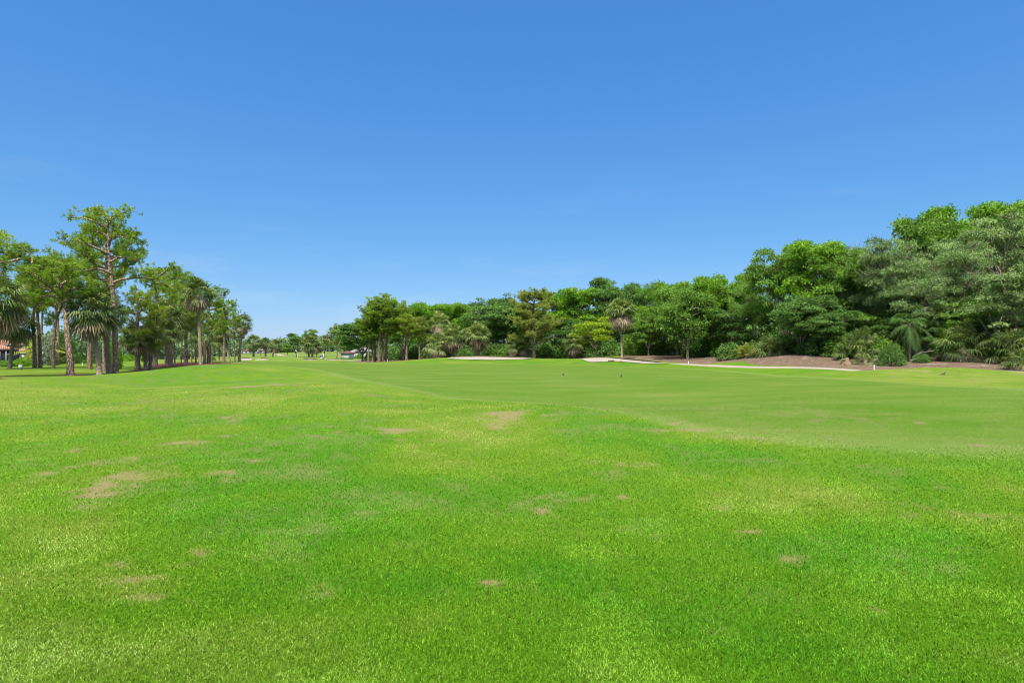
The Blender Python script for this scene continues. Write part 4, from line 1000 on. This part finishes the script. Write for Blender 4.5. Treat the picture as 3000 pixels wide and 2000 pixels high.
tree(2470, 78, 728, 190, BB, 14, 12, 'green tree just left of the notch in the skyline', md)
tree(2440, 72, 900, 160, BC, 14, 12, 'dark bushy tree with thin stems at the mulch edge', dk)
tree(2560, 76, 735, 170, BO2, 12, 14, 'sparse grey-green tree right at the notch in the skyline', ok)
tree(2640, 70, 700, 230, BO, 14, 15, 'grey-green oak right of the notch with bare twigs showing')
tree(2700, 78, 628, 210, BA, 14, 12, 'tall bright tree peering over the grey-green oaks', md)
tree(2815, 79, 622, 270, BB, 14, 12, 'tall tree behind the great oak with reddish-tinged top', br)
tree(2740, 66, 720, 260, BO, 14, 15, 'wide grey-green oak in the middle of the right-hand mass', ok)
tree(2870, 72, 648, 280, BO, 14, 15, 'great oak with many dead grey twigs near the right edge')
tree(2925, 82, 592, 230, BA, 14, 12, 'bright treetop highest near the right edge')
tree(3010, 78, 604, 240, BB, 14, 12, 'tall green tree cut by the right edge', md)
tree(2985, 59, 790, 330, BO2, 12, 14, 'spreading oak with a leaning bare trunk in the right corner', ok, 2.9)
tree(2680, 66, 905, 150, BC, 14, 12, 'dark low tree behind the small shrub on the mulch', dk)
tree(2800, 64, 850, 190, BC, 14, 12, 'dark leafy tree above the big palmetto clump', md)
tree(3070, 66, 700, 300, BO, 14, 15, 'oak just beyond the right edge', ok)
tree(2560, 71, 900, 150, BC, 14, 12, 'dark green tree behind the tall palmetto', md)
# back row closing the belt
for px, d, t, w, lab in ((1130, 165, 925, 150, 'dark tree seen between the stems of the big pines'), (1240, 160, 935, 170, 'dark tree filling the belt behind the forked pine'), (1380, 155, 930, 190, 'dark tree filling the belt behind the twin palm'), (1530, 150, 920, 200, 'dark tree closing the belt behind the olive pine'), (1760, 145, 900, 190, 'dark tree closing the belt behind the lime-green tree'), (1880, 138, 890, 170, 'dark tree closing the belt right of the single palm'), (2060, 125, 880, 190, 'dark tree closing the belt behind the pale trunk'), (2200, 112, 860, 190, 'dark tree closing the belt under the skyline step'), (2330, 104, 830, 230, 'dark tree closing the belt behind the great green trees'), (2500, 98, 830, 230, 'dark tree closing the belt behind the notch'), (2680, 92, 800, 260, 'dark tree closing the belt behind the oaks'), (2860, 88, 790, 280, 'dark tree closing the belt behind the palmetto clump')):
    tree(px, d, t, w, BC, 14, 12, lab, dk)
# far middle
FG = 'far trees beyond the fairway'
tree(868, 242, 978, 62, BB, 14, 12, 'far dark round tree behind a thin white pole', {'crown': M_DARK}, group=FG)
tree(903, 252, 966, 46, BO2, 12, 14, 'far oak rising above the skirted palms', {'crown': M_MID}, group=FG)
tree(928, 246, 1000, 34, BC, 14, 12, 'far dark tree at the right of the skirted palms', dk, group=FG)
tree(940, 380, 1006, 40, BO, 14, 15, 'pale far tree behind the gap beside the shed pine', {'crown': M_FARWOOD}, group=FG)
tree(842, 300, 1006, 34, BA, 14, 12, 'small far green tree left of the dark round one', {'crown': M_MID}, group=FG)

# far wood: one mass of crowns
def far_wood():
    r_ = np.random.default_rng(99); VV = []; QQ = []; AA = []; nv = 0
    tr = MB()
    spots = [(px, r_.uniform(440, 480)) for px in np.arange(520, 1100, 9)] + [(px, r_.uniform(150, 190)) for px in np.arange(-260, 560, 26)] + [(px, r_.uniform(250, 300)) for px in np.arange(380, 700, 14)]
    for px, d in spots:
        p = at(px + r_.uniform(-6, 6), d); h = r_.uniform(8.5, 12.5) * (1.0 if d > 220 else .72); w = r_.uniform(8, 13)
        n = 150; dv = rsph(r_, n); C = p + np.array([0, 0, h * .55]) + dv * np.array([w * .5, w * .5, h * .46]) * (r_.uniform(.6, 1, n) * (1 + .25 * np.sin(dv[:, 0] * 6 + px) * np.cos(dv[:, 2] * 5)))[:, None]
        V, Q, a = leaves(r_, C, dv, 1.3, .8, k=3, tint=np.full(n, r_.uniform(.25, .7)))
        VV.append(V); QQ.append(Q + nv); AA.append(a); nv += len(V)
        for _ in range(2):
            o = r_.normal(size=2) * w * .2
            tr.add(*tube([p + [o[0], o[1], -.3], p + [o[0] * 1.2, o[1], h * .5]], [.25, .18], 5, cap=False))
    root = empty('far_wood', (0, 0, 0)); tag(root, 'low distant wood along the horizon behind the far fairway', 'wood', kind='stuff')
    obj('crowns', mesh('far_crowns', np.concatenate(VV), np.concatenate(QQ), M_FARWOOD, {'rnd': np.concatenate(AA)}), root)
    obj('trunks', tr.build('far_trunks', M_BARK_B), root)
far_wood()

# ------------------------------------------------------------------ palmettos, feather palms, shrubs, hedges
def palmetto_parts(seed, nf, R_, pet, dead, low, h=.35, az=None):
    return sabal_parts(gen_sabal(seed, h, (0, 0), nf, R_, pet, dead, .16, False, low, 80))
def palmetto(px, d, seed, label, nf=40, R_=1.0, pet=1.2, dead=12, low=-5, h=.35, sc=1.):
    return plant('palmetto', label, 'palm shrub', 'palmettos at the edge of the mulch', at(px, d), palmetto_parts(seed, nf, R_, pet, dead, low, h), 0, (sc,) * 3)
palmetto(2520, 66, 71, 'tall upright palmetto with a tan dry left side at the mulch edge', 46, 1.2, 1.9, 8, -10, .9)
palmetto(2536, 61.5, 72, 'small tan drooping palmetto on the pale sand patch', 14, .75, .7, 8, -50, .55)
palmetto(2482, 62.5, 73, 'heap of dead tan palm fronds on the pale sand patch', 2, .6, .4, 26, -20, .7)
palmetto(2565, 63, 74, 'little dead tan palmetto stub right of the sand patch', 2, .5, .4, 12, -20, .75)
palmetto(2820, 60.5, 75, 'left half of the big palmetto clump with a hanging straw skirt', 44, 1.3, 1.5, 34, -45, 1.5)
palmetto(2868, 61.5, 76, 'right half of the big palmetto clump with a hanging straw skirt', 44, 1.3, 1.5, 30, -45, 1.7)
palmetto(2748, 62.5, 77, 'dead straw-coloured palmetto left of the big clump', 2, .7, .5, 20, -30, .95)
palmetto(2968, 56, 78, 'palmetto with pale fans under the leaning oak trunk', 40, 1.2, 1.5, 10, -40, 1.3)
palmetto(3000, 51, 79, 'low palmetto in the right corner nearest the lawn', 30, .95, 1.1, 6, -35, .4)
palmetto(3010, 59, 80, 'dark tall palmetto behind those in the right corner', 44, 1.4, 1.7, 10, -30, 2.6)
palmetto(2255, 78, 81, 'broken low palmetto beneath the great green tree', 30, 1.2, 1.3, 16, -30, .6)
def feather(px, d, seed, label, mats=None, sc=1., rz=0., **k):
    (fr, tb) = gen_pinnate(seed, **k)
    return plant('feather_palm', label, 'palm tree', 'feather-leaved palms', at(px, d), [('trunk', tb.build('feather_trunk', M_BARK_D, True)), ('crown', me_of('feather_fronds', fr, M_FROND))], rz, (sc,) * 3, mats)
feather(2665, 63, 91, 'feather palm with a bare pale trunk and long hanging fronds', {'crown': M_DARK}, nf=13, L=2.7, h=4.0, low=-75, top=50, leaf=.8, droop=1.5, tr=.11)
feather(2712, 65, 92, 'feather palm with a brown hanging frond right of the pale-trunked one', nf=12, L=3.0, h=3.8, low=-60, top=40, leaf=.7, droop=1.2, tr=.16)
feather(2540, 74, 93, 'feather palm with arching fronds against the notch in the skyline', nf=12, L=4.4, h=5.2, low=-20, top=75, leaf=.8, droop=.8)
feather(2185, 82, 94, 'low clump of yellow-green feather palms under the trees', {'crown': M_ARECA}, nf=10, L=2.4, h=.7, stems=4, low=0, top=80, leaf=.5)
feather(2245, 80, 95, 'wide clump of feather palms at the top of the mulch bank', nf=10, L=2.6, h=.6, stems=5, low=-5, top=78, leaf=.5)
feather(2310, 78.5, 96, 'dark clump of feather palms left of the arching bare stem', nf=9, L=2.4, h=.5, stems=5, low=-5, top=75, leaf=.5)
feather(112, 74, 97, 'yellow-green feather palm beside the tile-roofed house', {'crown': M_ARECA}, nf=14, L=2.6, h=2.2, low=-30, top=80, leaf=.6, stems=2)
feather(130, 76, 98, 'bright feather palm behind the crossed pair of pines', {'crown': M_ARECA}, nf=14, L=3.2, h=2.0, low=-30, top=80, leaf=.6, stems=2)
SB = [me_of('shrub_leaves', gen_bush(s, 2.4, 1.8, 1100, .16, .09), M_MID) for s in (61, 62, 63)]
HB = me_of('hedge_leaves', gen_bush(64, 5.2, 1.35, 2600, .13, .08, True), M_DARK)
def shrub(px, d, w, h, label, mat=None, i=0, name='shrub', cat='shrub', me=None, nom=(2.4, 1.8), group='shrubs under the trees', rz=None):
    o = obj(name, me or SB[i % 3]); o.location = at(px, d); o.rotation_euler = (0, 0, random.uniform(0, 6.28) if rz is None else rz)
    o.scale = (w / nom[0], w / nom[0], h / nom[1]); tag(o, label, cat, group)
    if mat: setmat(o, mat)
    return o
shrub(62, 68, 1.75, .85, 'rounded clipped green bush in front of the white house wall', M_BRIGHT, 0, 'bush', 'bush')
shrub(8, 67, 2.4, .7, 'low clipped bush below the dark screened porch', M_MID, 1, 'bush', 'bush')
shrub(-45, 67, 2.6, .7, 'low clipped bush at the left edge', M_MID, 2, 'bush', 'bush')
o = shrub(243, 80, 5.2, 1.2, 'long flat-topped dark green hedge behind the leaning pine', None, 0, 'hedge', 'hedge', HB, (5.2, 1.35), rz=0.1); o.scale = (.92, .5, .8)
shrub(134, 72, 2.2, 3.6, 'airy silver-green shrub right of the crossed pair of pines', M_SILVER, 1)
shrub(104, 78, 2.2, 2.6, 'dark green shrub at the corner of the white house wall', M_DARK, 2)
shrub(166, 80, 4.0, 3.6, 'dark shrub behind the straight grey pine', M_DARK, 0)
shrub(186, 84, 3.0, 4.4, 'green shrub left of the clipped hedge', M_MID, 1)
shrub(618, 104, 1.5, .75, 'small round green bush among the last stems of the grove', M_MID, 2, 'bush', 'bush')
shrub(388, 96, 5.0, .9, 'low sunlit green shrub row behind the two short rough palms', M_BRIGHT, 0)
shrub(330, 60, 1.4, 2.6, 'green creeper growing around the base of the tallest pine', M_BRIGHT, 1)
shrub(1052, 212, 3.0, 1.6, 'clipped green bush right of the white shed', M_MID, 0, 'bush', 'bush')
shrub(1086, 150, 3.2, 1.9, 'leafy bush behind the black trunk by the shed', M_BRIGHT, 1, 'bush', 'bush')
shrub(2612, 59.5, 2.3, 1.9, 'small dark-leaved shrub standing alone on the mulch', M_DARK, 0)
shrub(2700, 60.5, 1.5, .85, 'low dark green bush right of the pale feather palm trunk', M_DARK, 1)
shrub(2590, 64, 2.8, 2.4, 'leafy green shrub behind the lone shrub on the mulch', M_MID, 2)
shrub(2770, 63, 2.2, 3.4, 'glossy green shrub left of the big palmetto clump', M_BRIGHT, 0)
shrub(2935, 60, 1.4, 1.9, 'small bright shrub in the dark gap right of the big palmetto clump', M_BRIGHT, 1)
shrub(2415, 73, 4.6, 2.8, 'dense dark shrub right of the arching bare stem', M_DARK, 2)
shrub(2465, 70, 3.6, 3.0, 'dense green shrub left of the tall palmetto', M_MID, 0)
shrub(2375, 75, 3.0, 1.9, 'dark shrub at the foot of the arching bare stem', M_DARK, 1)
shrub(2140, 84, 3.6, 2.2, 'shaded shrub in the hollow of the mulch bank', M_DARK, 2)
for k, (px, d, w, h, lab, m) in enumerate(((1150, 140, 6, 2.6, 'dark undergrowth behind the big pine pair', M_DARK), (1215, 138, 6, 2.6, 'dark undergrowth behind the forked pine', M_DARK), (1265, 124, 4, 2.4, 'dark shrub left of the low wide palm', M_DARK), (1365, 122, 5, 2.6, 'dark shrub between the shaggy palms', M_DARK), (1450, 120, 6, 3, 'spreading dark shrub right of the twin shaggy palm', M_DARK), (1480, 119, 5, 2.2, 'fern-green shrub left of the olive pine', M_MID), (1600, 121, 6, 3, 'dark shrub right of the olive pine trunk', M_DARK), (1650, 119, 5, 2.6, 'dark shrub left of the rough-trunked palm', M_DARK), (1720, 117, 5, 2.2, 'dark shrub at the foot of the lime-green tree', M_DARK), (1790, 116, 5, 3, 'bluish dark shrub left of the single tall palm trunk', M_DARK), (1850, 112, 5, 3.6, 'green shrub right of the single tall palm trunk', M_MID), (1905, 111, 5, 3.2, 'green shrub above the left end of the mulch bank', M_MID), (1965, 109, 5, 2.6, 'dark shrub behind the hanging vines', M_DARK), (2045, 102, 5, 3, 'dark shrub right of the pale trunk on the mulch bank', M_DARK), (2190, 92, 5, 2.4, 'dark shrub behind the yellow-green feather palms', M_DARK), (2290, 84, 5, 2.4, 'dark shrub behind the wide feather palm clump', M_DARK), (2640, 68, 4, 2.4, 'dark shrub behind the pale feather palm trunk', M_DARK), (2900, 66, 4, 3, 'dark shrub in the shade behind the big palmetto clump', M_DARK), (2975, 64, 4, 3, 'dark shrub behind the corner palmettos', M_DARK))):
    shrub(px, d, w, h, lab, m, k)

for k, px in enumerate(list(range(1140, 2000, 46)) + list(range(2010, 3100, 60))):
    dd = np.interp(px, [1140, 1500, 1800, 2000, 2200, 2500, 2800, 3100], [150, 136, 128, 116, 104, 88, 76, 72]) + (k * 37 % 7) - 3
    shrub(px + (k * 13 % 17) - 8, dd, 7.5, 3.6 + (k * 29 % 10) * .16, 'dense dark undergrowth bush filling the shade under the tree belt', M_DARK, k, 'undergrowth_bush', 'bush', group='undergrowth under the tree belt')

for k, px in enumerate(range(2040, 2520, 40)):
    shrub(px + (k * 17 % 13) - 6, float(np.interp(px, [2040, 2200, 2300, 2400, 2520], [98, 88, 80.5, 76.5, 70])), 3.6, 1.9 + (k * 31 % 9) * .14, 'leafy green shrub in the close row along the top of the mulch bank', (M_MID, M_DARK, M_BRIGHT)[k * 7 % 3], k, group='shrub row along the top of the mulch bank')
feather(2222, 84, 103, 'upright clump of feather palms between the yellow-green clump and the wide clump', {'crown': M_MID}, nf=10, L=2.6, h=.7, stems=4, low=0, top=80, leaf=.5)
feather(2285, 79.5, 104, 'bright leafy clump of feather palms just right of the wide clump', {'crown': M_ARECA}, nf=9, L=2.2, h=.5, stems=4, low=0, top=80, leaf=.5)
# ------------------------------------------------------------------ buildings
def m_tiles():
    m, nt, out = newmat('roof_tiles')
    tc = nd(nt, 'ShaderNodeTexCoord').outputs['Object']
    w = nd(nt, 'ShaderNodeTexWave', bands_direction='Z'); w.inputs['Scale'].default_value = 4.0; w.inputs['Distortion'].default_value = .6; nt.links.new(tc, w.inputs['Vector'])
    w2 = nd(nt, 'ShaderNodeTexWave', bands_direction='X'); w2.inputs['Scale'].default_value = 1.4; nt.links.new(tc, w2.inputs['Vector'])
    n = noise(nt, tc, 2.2, 5, .7)
    c = ramp(nt, n, [(.3, (.30, .105, .07)), (.7, (.42, .19, .13))])
    c = mixc(nt, mathn(nt, 'MULTIPLY', w.outputs['Fac'], .5), c, (.48, .28, .21))
    principled(nt, out, c, .8, .2, mathn(nt, 'ADD', w.outputs['Fac'], w2.outputs['Fac']), .05, 1.0); return m
M_TILE = m_tiles()
M_SCREEN = m_plain('dark_screen', (.022, .028, .034), .6, .3, .3, 1.5)
M_GREYROOF = m_plain('grey_roof', (.20, .19, .19), .85, .2, .15, 2)
M_TAN = m_plain('tan_stucco', (.30, .235, .17), .9, .2, .1, 2)
def prism_box(x0, x1, y0, y1, z0, z1): return box((x0 + x1) / 2, (y0 + y1) / 2, (z0 + z1) / 2, x1 - x0, y1 - y0, z1 - z0)
def hip(x0, x1, y0, y1, z0, z1, ov=.5, th=.12):
    """hipped roof with eave thickness"""
    x0 -= ov; x1 += ov; y0 -= ov; y1 += ov
    w, d = x1 - x0, y1 - y0; cx, cy = (x0 + x1) / 2, (y0 + y1) / 2
    if w >= d: r0, r1 = (x0 + d / 2, cy), (x1 - d / 2, cy)
    else: r0, r1 = (cx, y0 + w / 2), (cx, y1 - w / 2)
    V = [(x0, y0, z0), (x1, y0, z0), (x1, y1, z0), (x0, y1, z0), (x0, y0, z0 + th), (x1, y0, z0 + th), (x1, y1, z0 + th), (x0, y1, z0 + th), (*r0, z1), (*r1, z1)]
    q = [[0, 3, 2, 1], [0, 1, 5, 4], [1, 2, 6, 5], [2, 3, 7, 6], [3, 0, 4, 7]]; t = []
    if w >= d: q += [[4, 5, 9, 8], [6, 7, 8, 9]]; t += [[5, 6, 9], [7, 4, 8]]
    else: q += [[5, 6, 9, 8], [7, 4, 8, 9]]; t += [[4, 5, 8], [6, 7, 9]]
    return np.array(V, float), [np.array(q), np.array(t)]
def one(name, shape, mat, parent=None, smooth=False):
    m = MB()
    for s_ in (shape if isinstance(shape, list) else [shape]): m.add(*s_)
    return obj(name, m.build(name, mat, smooth), parent)

def house():
    p = at(55, 95); root = empty('tiled_house', p, math.atan2(1445, F)); tag(root, 'white house with salmon tile roofs and a dark screened porch behind the left palms', 'house')
    g = -.9; Z = lambda py, d=95: ztop(py, d) - p[2]
    one('wall', prism_box(-14, .45, 4.5, 15, g, Z(1011)), M_STUCCO, root)
    one('upper_roof', hip(-14, .45, 4.5, 15, Z(1011), Z(975), .4, .16), M_TILE, root)
    one('gutter', prism_box(-14.4, .9, 4.0, 4.09, Z(1012.5), Z(1008.5)), M_GREYROOF, root)
    w = one('garage_wing', prism_box(0, 1.35, 0, 4.48, g, Z(1033)), M_STUCCO, root)
    one('garage_door', prism_box(.1, 1.2, -.07, -.003, g, Z(1040)), M_WHITE, w)
    one('eave_shadow_band', prism_box(-.02, 1.37, -.1, -.004, Z(1036.5), Z(1034)), M_GREYROOF, w)  # grey strip standing in for the shadow under the lower eave
    one('lower_roof', hip(0, 1.35, .3, 3.6, Z(1033), Z(1014), .3, .12), M_TILE, root)
    one('side_wall', prism_box(1.36, 1.95, 2, 2.3, g, Z(1048)), M_TAN, root)
    q = one('screen_porch', prism_box(-12, -.06, -1.5, 4.47, g, Z(1027)), M_SCREEN, root)
    for x, m in ((-3.2, M_DARKM), (-2.2, M_DARKM), (-1.55, M_WHITE), (-.9, M_DARKM)):
        one('porch_post', prism_box(x - .04, x + .04, -1.62, -1.52, g, Z(1028)), m, q)
    one('porch_beam', prism_box(-12, -.06, -1.66, -1.51, Z(1026.8), Z(1024)), M_DARKM, q)
    one('porch_roof', hip(-12, -.3, -1.3, 4.0, Z(1023.5), Z(1005), .2, .1), M_TILE, root)
house()

def shed():
    p = at(1018, 200); root = empty('white_shed', p, R(-28)); tag(root, 'small white shed with a low red-brown hipped roof beside the olive pine', 'shed')
    one('wall', prism_box(-1.75, 1.75, -1.25, 1.25, -.3, 2.05), M_WHITE, root)
    one('roof', hip(-1.75, 1.75, -1.25, 1.25, 2.05, 2.75, .42, .10), M_ROOFR, root)
    one('fascia', prism_box(-2.19, 2.19, -1.70, -1.675, 2.0, 2.14), M_DARKM, root)
    one('door', prism_box(1.752, 1.79, -.9, .5, 0, 1.85), M_WHITE, root)
    one('corner_trim', [prism_box(-1.79, -1.62, -1.285, -1.252, 0, 2.04), prism_box(1.62, 1.785, -1.285, -1.252, 0, 2.04)], M_WHITE, root)
    one('panel_trim', prism_box(-1.6, 1.6, -1.28, -1.252, 1.72, 1.86), M_GREYP, root)
shed()
def small_house(px, d, w, h, label, roof=M_GREYROOF, rz=0., group='white houses in the distance', name='distant_house'):
    root = empty(name, at(px, d), rz); tag(root, label, 'house', group)
    one('wall', prism_box(-w / 2, w / 2, 0, w * .7, -.4, h), M_STUCCO, root)
    one('roof', hip(-w / 2, w / 2, 0, w * .7, h, h * 1.55, .4, .12), roof, root)
    for s in (-.25, .22): one('window', prism_box(w * s - .5, w * s + .5, -.04, -.004, h * .4, h * .78), M_DARKM, root)
small_house(1042, 222, 5, 2.2, 'white building close behind the right side of the shed')
small_house(1066, 215, 6, 2.6, 'white gabled building seen past the black trunk right of the shed', rz=.3)
small_house(738, 428, 7, 2.4, 'tiny white house right beside the lone round palm trunk')
small_house(758, 436, 8, 2.3, 'tiny white house just right of the one at the lone round palm')
small_house(716, 432, 6, 2.2, 'tiny pinkish-white house left of the lone round palm trunk', M_ROOFR)
small_house(836, 470, 12, 7.5, 'larger pale house showing its roof between the leaning palm and the dark round tree')

# ------------------------------------------------------------------ small things on the course
def cyl(x, y, z0, z1, r, seg=10): return tube([(x, y, z0), (x, y, z0 + (z1 - z0) * .96), (x, y, z1)], [r, r, r * .8], seg)
def post(px, d, h, r, label, lean=0., cap=True):
    root = empty('marker_post', at(px, d)); tag(root, label, 'post', 'white marker posts'); root.rotation_euler = (0, lean, 0)
    one('post_body', cyl(0, 0, -.1, h, r), M_WHITE, root); one('post_cap', cyl(0, 0, h * .985, h + .02, r * 1.12), M_WHITE, root)
post(2561, 55.5, .52, .055, 'white post standing right of the end of the cart path')
post(2017, 78, .42, .06, 'white post at the start of the cart path before the pale trunk')
post(1774, 99, .30, .06, 'tiny white post behind the crest of the largest bunker')
post(1135, 110, .42, .05, 'thin white post at the foot of the straight pine by the big pair')
post(242, 71, .38, .05, 'small white post on the lawn before the clipped hedge')
def utility(px, d, w, h, label):
    root = empty('utility_box', at(px, d), .12); tag(root, label, 'utility box', 'pale utility boxes on the left lawn')
    one('cabinet', prism_box(-w / 2, w / 2, -w * .35, w * .35, .04, h), M_GREYP, root)
    one('lid', prism_box(-w * .54, w * .54, -w * .39, w * .39, h + .002, h + .05), M_GREYP, root)
    one('base', prism_box(-w * .56, w * .56, -w * .42, w * .42, -.1, .038), M_DARKM, root)
utility(60, 57, .26, .46, 'pale utility box on the lawn before the rounded clipped bush')
utility(212, 74, .34, .52, 'pale utility box against the left end of the clipped hedge')
def tee_marker(px, d, label):
    root = empty('tee_marker', at(px, d), .3); tag(root, label, 'marker', 'dark markers on the fairway')
    one('stake', tube([(0, 0, -.05), (0, 0, .06), (0, 0, .11)], [.035, .03, .028], 9), M_SOIL, root)
    one('marker_head', tube([(0, 0, .10), (0, 0, .125), (0, 0, .16), (0, 0, .185)], [.028, .052, .052, .025], 10), M_DARKM, root)
tee_marker(1650, 41.5, 'left one of two little dark markers on the fairway')
tee_marker(1820, 39.5, 'right one of two little dark markers on the fairway')
def rake():
    p = at(1790, 83.2); root = empty('bunker_rake', p + np.array([0, 0, .1]), -.25); tag(root, 'brown rake lying on the near edge of the largest bunker', 'rake')
    one('rake_head', prism_box(-.42, .42, -.06, .06, .02, .16), M_SOIL, root)
    one('handle', tube([(.05, .08, .10), (.5, .7, .2), (.9, 1.5, .3)], .02, 6), M_BARK_S, root)
rake()
def hoop():
    root = empty('wire_hoop', at(1820, 80.5), .1); tag(root, 'small grey hoop at the near edge of the largest bunker below the tall palm', 'hoop')
    t = np.linspace(0, math.pi, 13); one('hoop_wire', tube(np.stack([np.cos(t) * .17, 0 * t, np.sin(t) * .42 - .02], -1), .03, 6), M_SOIL, root)
hoop()
def washer():
    root = empty('ball_washer', at(943, 201), .2); tag(root, 'white ball washer with a dark blue box beside a small far bunker', 'ball washer')
    one('stand', prism_box(.35, .75, -.2, .2, -.1, 1.9), M_WHITE, root)
    one('blue_box', prism_box(-.55, .348, -.25, .25, .75, 1.25), m_plain('blue_paint', (.04, .06, .14), .5, .3, .2, 2), root)
    one('base', prism_box(-.45, .3, -.2, .2, -.1, .62), M_WHITE, root)
washer()
def far_pole():
    root = empty('white_pole', at(868, 233)); tag(root, 'thin white pole with a small head in front of the far dark round tree', 'pole')
    one('shaft', tube([(0.5, 0, -.2), (.45, 0, 1.2), (.2, 0, 2.3), (.0, 0, 2.7)], [.1, .1, .09, .08], 8), M_WHITE, root)
    one('head', tube([(.1, 0, 2.5), (-.2, 0, 2.62), (-.45, 0, 2.45)], [.16, .26, .12], 8), M_WHITE, root)
    one('dark_post', tube([(-.05, .3, -.2), (-.05, .3, 1.9)], .16, 8), M_DARKM, root)
far_pole()
def bird():
    M = m_plain('black_plumage', (.012, .013, .017), .35, .5, .4, 8)
    root = empty('grackle', at(2766, 40), R(8)); tag(root, 'small black bird standing on the right-hand mound, facing right', 'bird')
    P = np.array([(-.20, 0, .075), (-.15, 0, .085), (-.10, 0, .10), (-.05, 0, .125), (0, 0, .145), (.045, 0, .165), (.075, 0, .195), (.09, 0, .225), (.112, 0, .24), (.13, 0, .238)])
    r_ = [.012, .016, .026, .046, .055, .048, .032, .027, .024, .010]
    V, q = tube(P, r_, 12); one('body', [(V, q)], M, root, True)
    one('tail', [tube([(-.12, 0, .10), (-.2, 0, .075), (-.29, 0, .055)], [.02, .022, .03], 6)], M, root)
    one('beak', [tube([(.128, 0, .238), (.15, 0, .236), (.175, 0, .230)], [.009, .006, .001], 6)], M_DARKM, root)
    for s in (-1, 1):
        one('leg', [tube([(.0, .02 * s, .11), (-.012, .02 * s, .055), (.004, .02 * s, .002)], [.012, .005, .004], 6), tube([(-.02, .02 * s, .004), (.04, .02 * s, .004)], .004, 5)], M_DARKM, root)
        one('wing', [tube([(.045, .045 * s, .165), (-.03, .056 * s, .14), (-.11, .038 * s, .105), (-.17, .018 * s, .085)], [.012, .028, .020, .006], 8)], M, root)
bird()
def branch(px, d, pts, r0, label):
    root = empty('fallen_branch', at(px, d)); tag(root, label, 'branch', 'dead branches lying on the mulch')
    m = MB(); c = curve(pts, 16); m.add(*tube(c, np.linspace(r0, r0 * .35, len(c)), 7, rough=.1))
    for k in (5, 9, 12):
        e = c[k] + np.array([.25, -.1, .35]) * (1 if k % 2 else -.8); m.add(*tube([c[k], (c[k] + e) / 2, e], [r0 * .4, r0 * .3, r0 * .15], 5))
    obj('branch_wood', m.build('branch_wood', M_TWIG, True), root)
branch(2690, 61, [(-.6, 0, .5), (.2, .1, .95), (1.2, 0, 1.15), (2.3, .2, 1.3)], .05, 'dead grey branch sloping over the low bush right of the feather palm trunk')
branch(2690, 60.4, [(-.9, 0, .25), (.3, .1, .45), (1.6, 0, .5)], .045, 'lower dead grey branch behind the low dark bush')
branch(2840, 60, [(-1.0, -.6, .12), (.2, -.9, .1), (1.4, -.8, .06)], .05, 'thin dead branch lying below the big palmetto clump')
def arching():
    p, q = loc(2353, 76); root = empty('arching_tree', p); tag(root, 'bare pale stem arching right out of the undergrowth on the mulch bank', 'tree')
    m = MB(); c = curve([(0, 0, -.2), q(2354, 1010), q(2362, 985), q(2380, 972, .3), q(2400, 962, .6)], 22)
    m.add(*tube(c, np.linspace(.14, .09, len(c)), 8, rough=.06)); obj('trunk', m.build('arching_trunk', M_BARK_S, True), root)
    r_ = np.random.default_rng(3); C = c[-1] + r_.normal(size=(160, 3)) * np.array([.9, .7, .5])
    obj('crown', me_of('arching_crown', leaves(r_, C, norm(C - c[-1] + [0, 0, .4]), .3, .15), M_OAK), root)
arching()
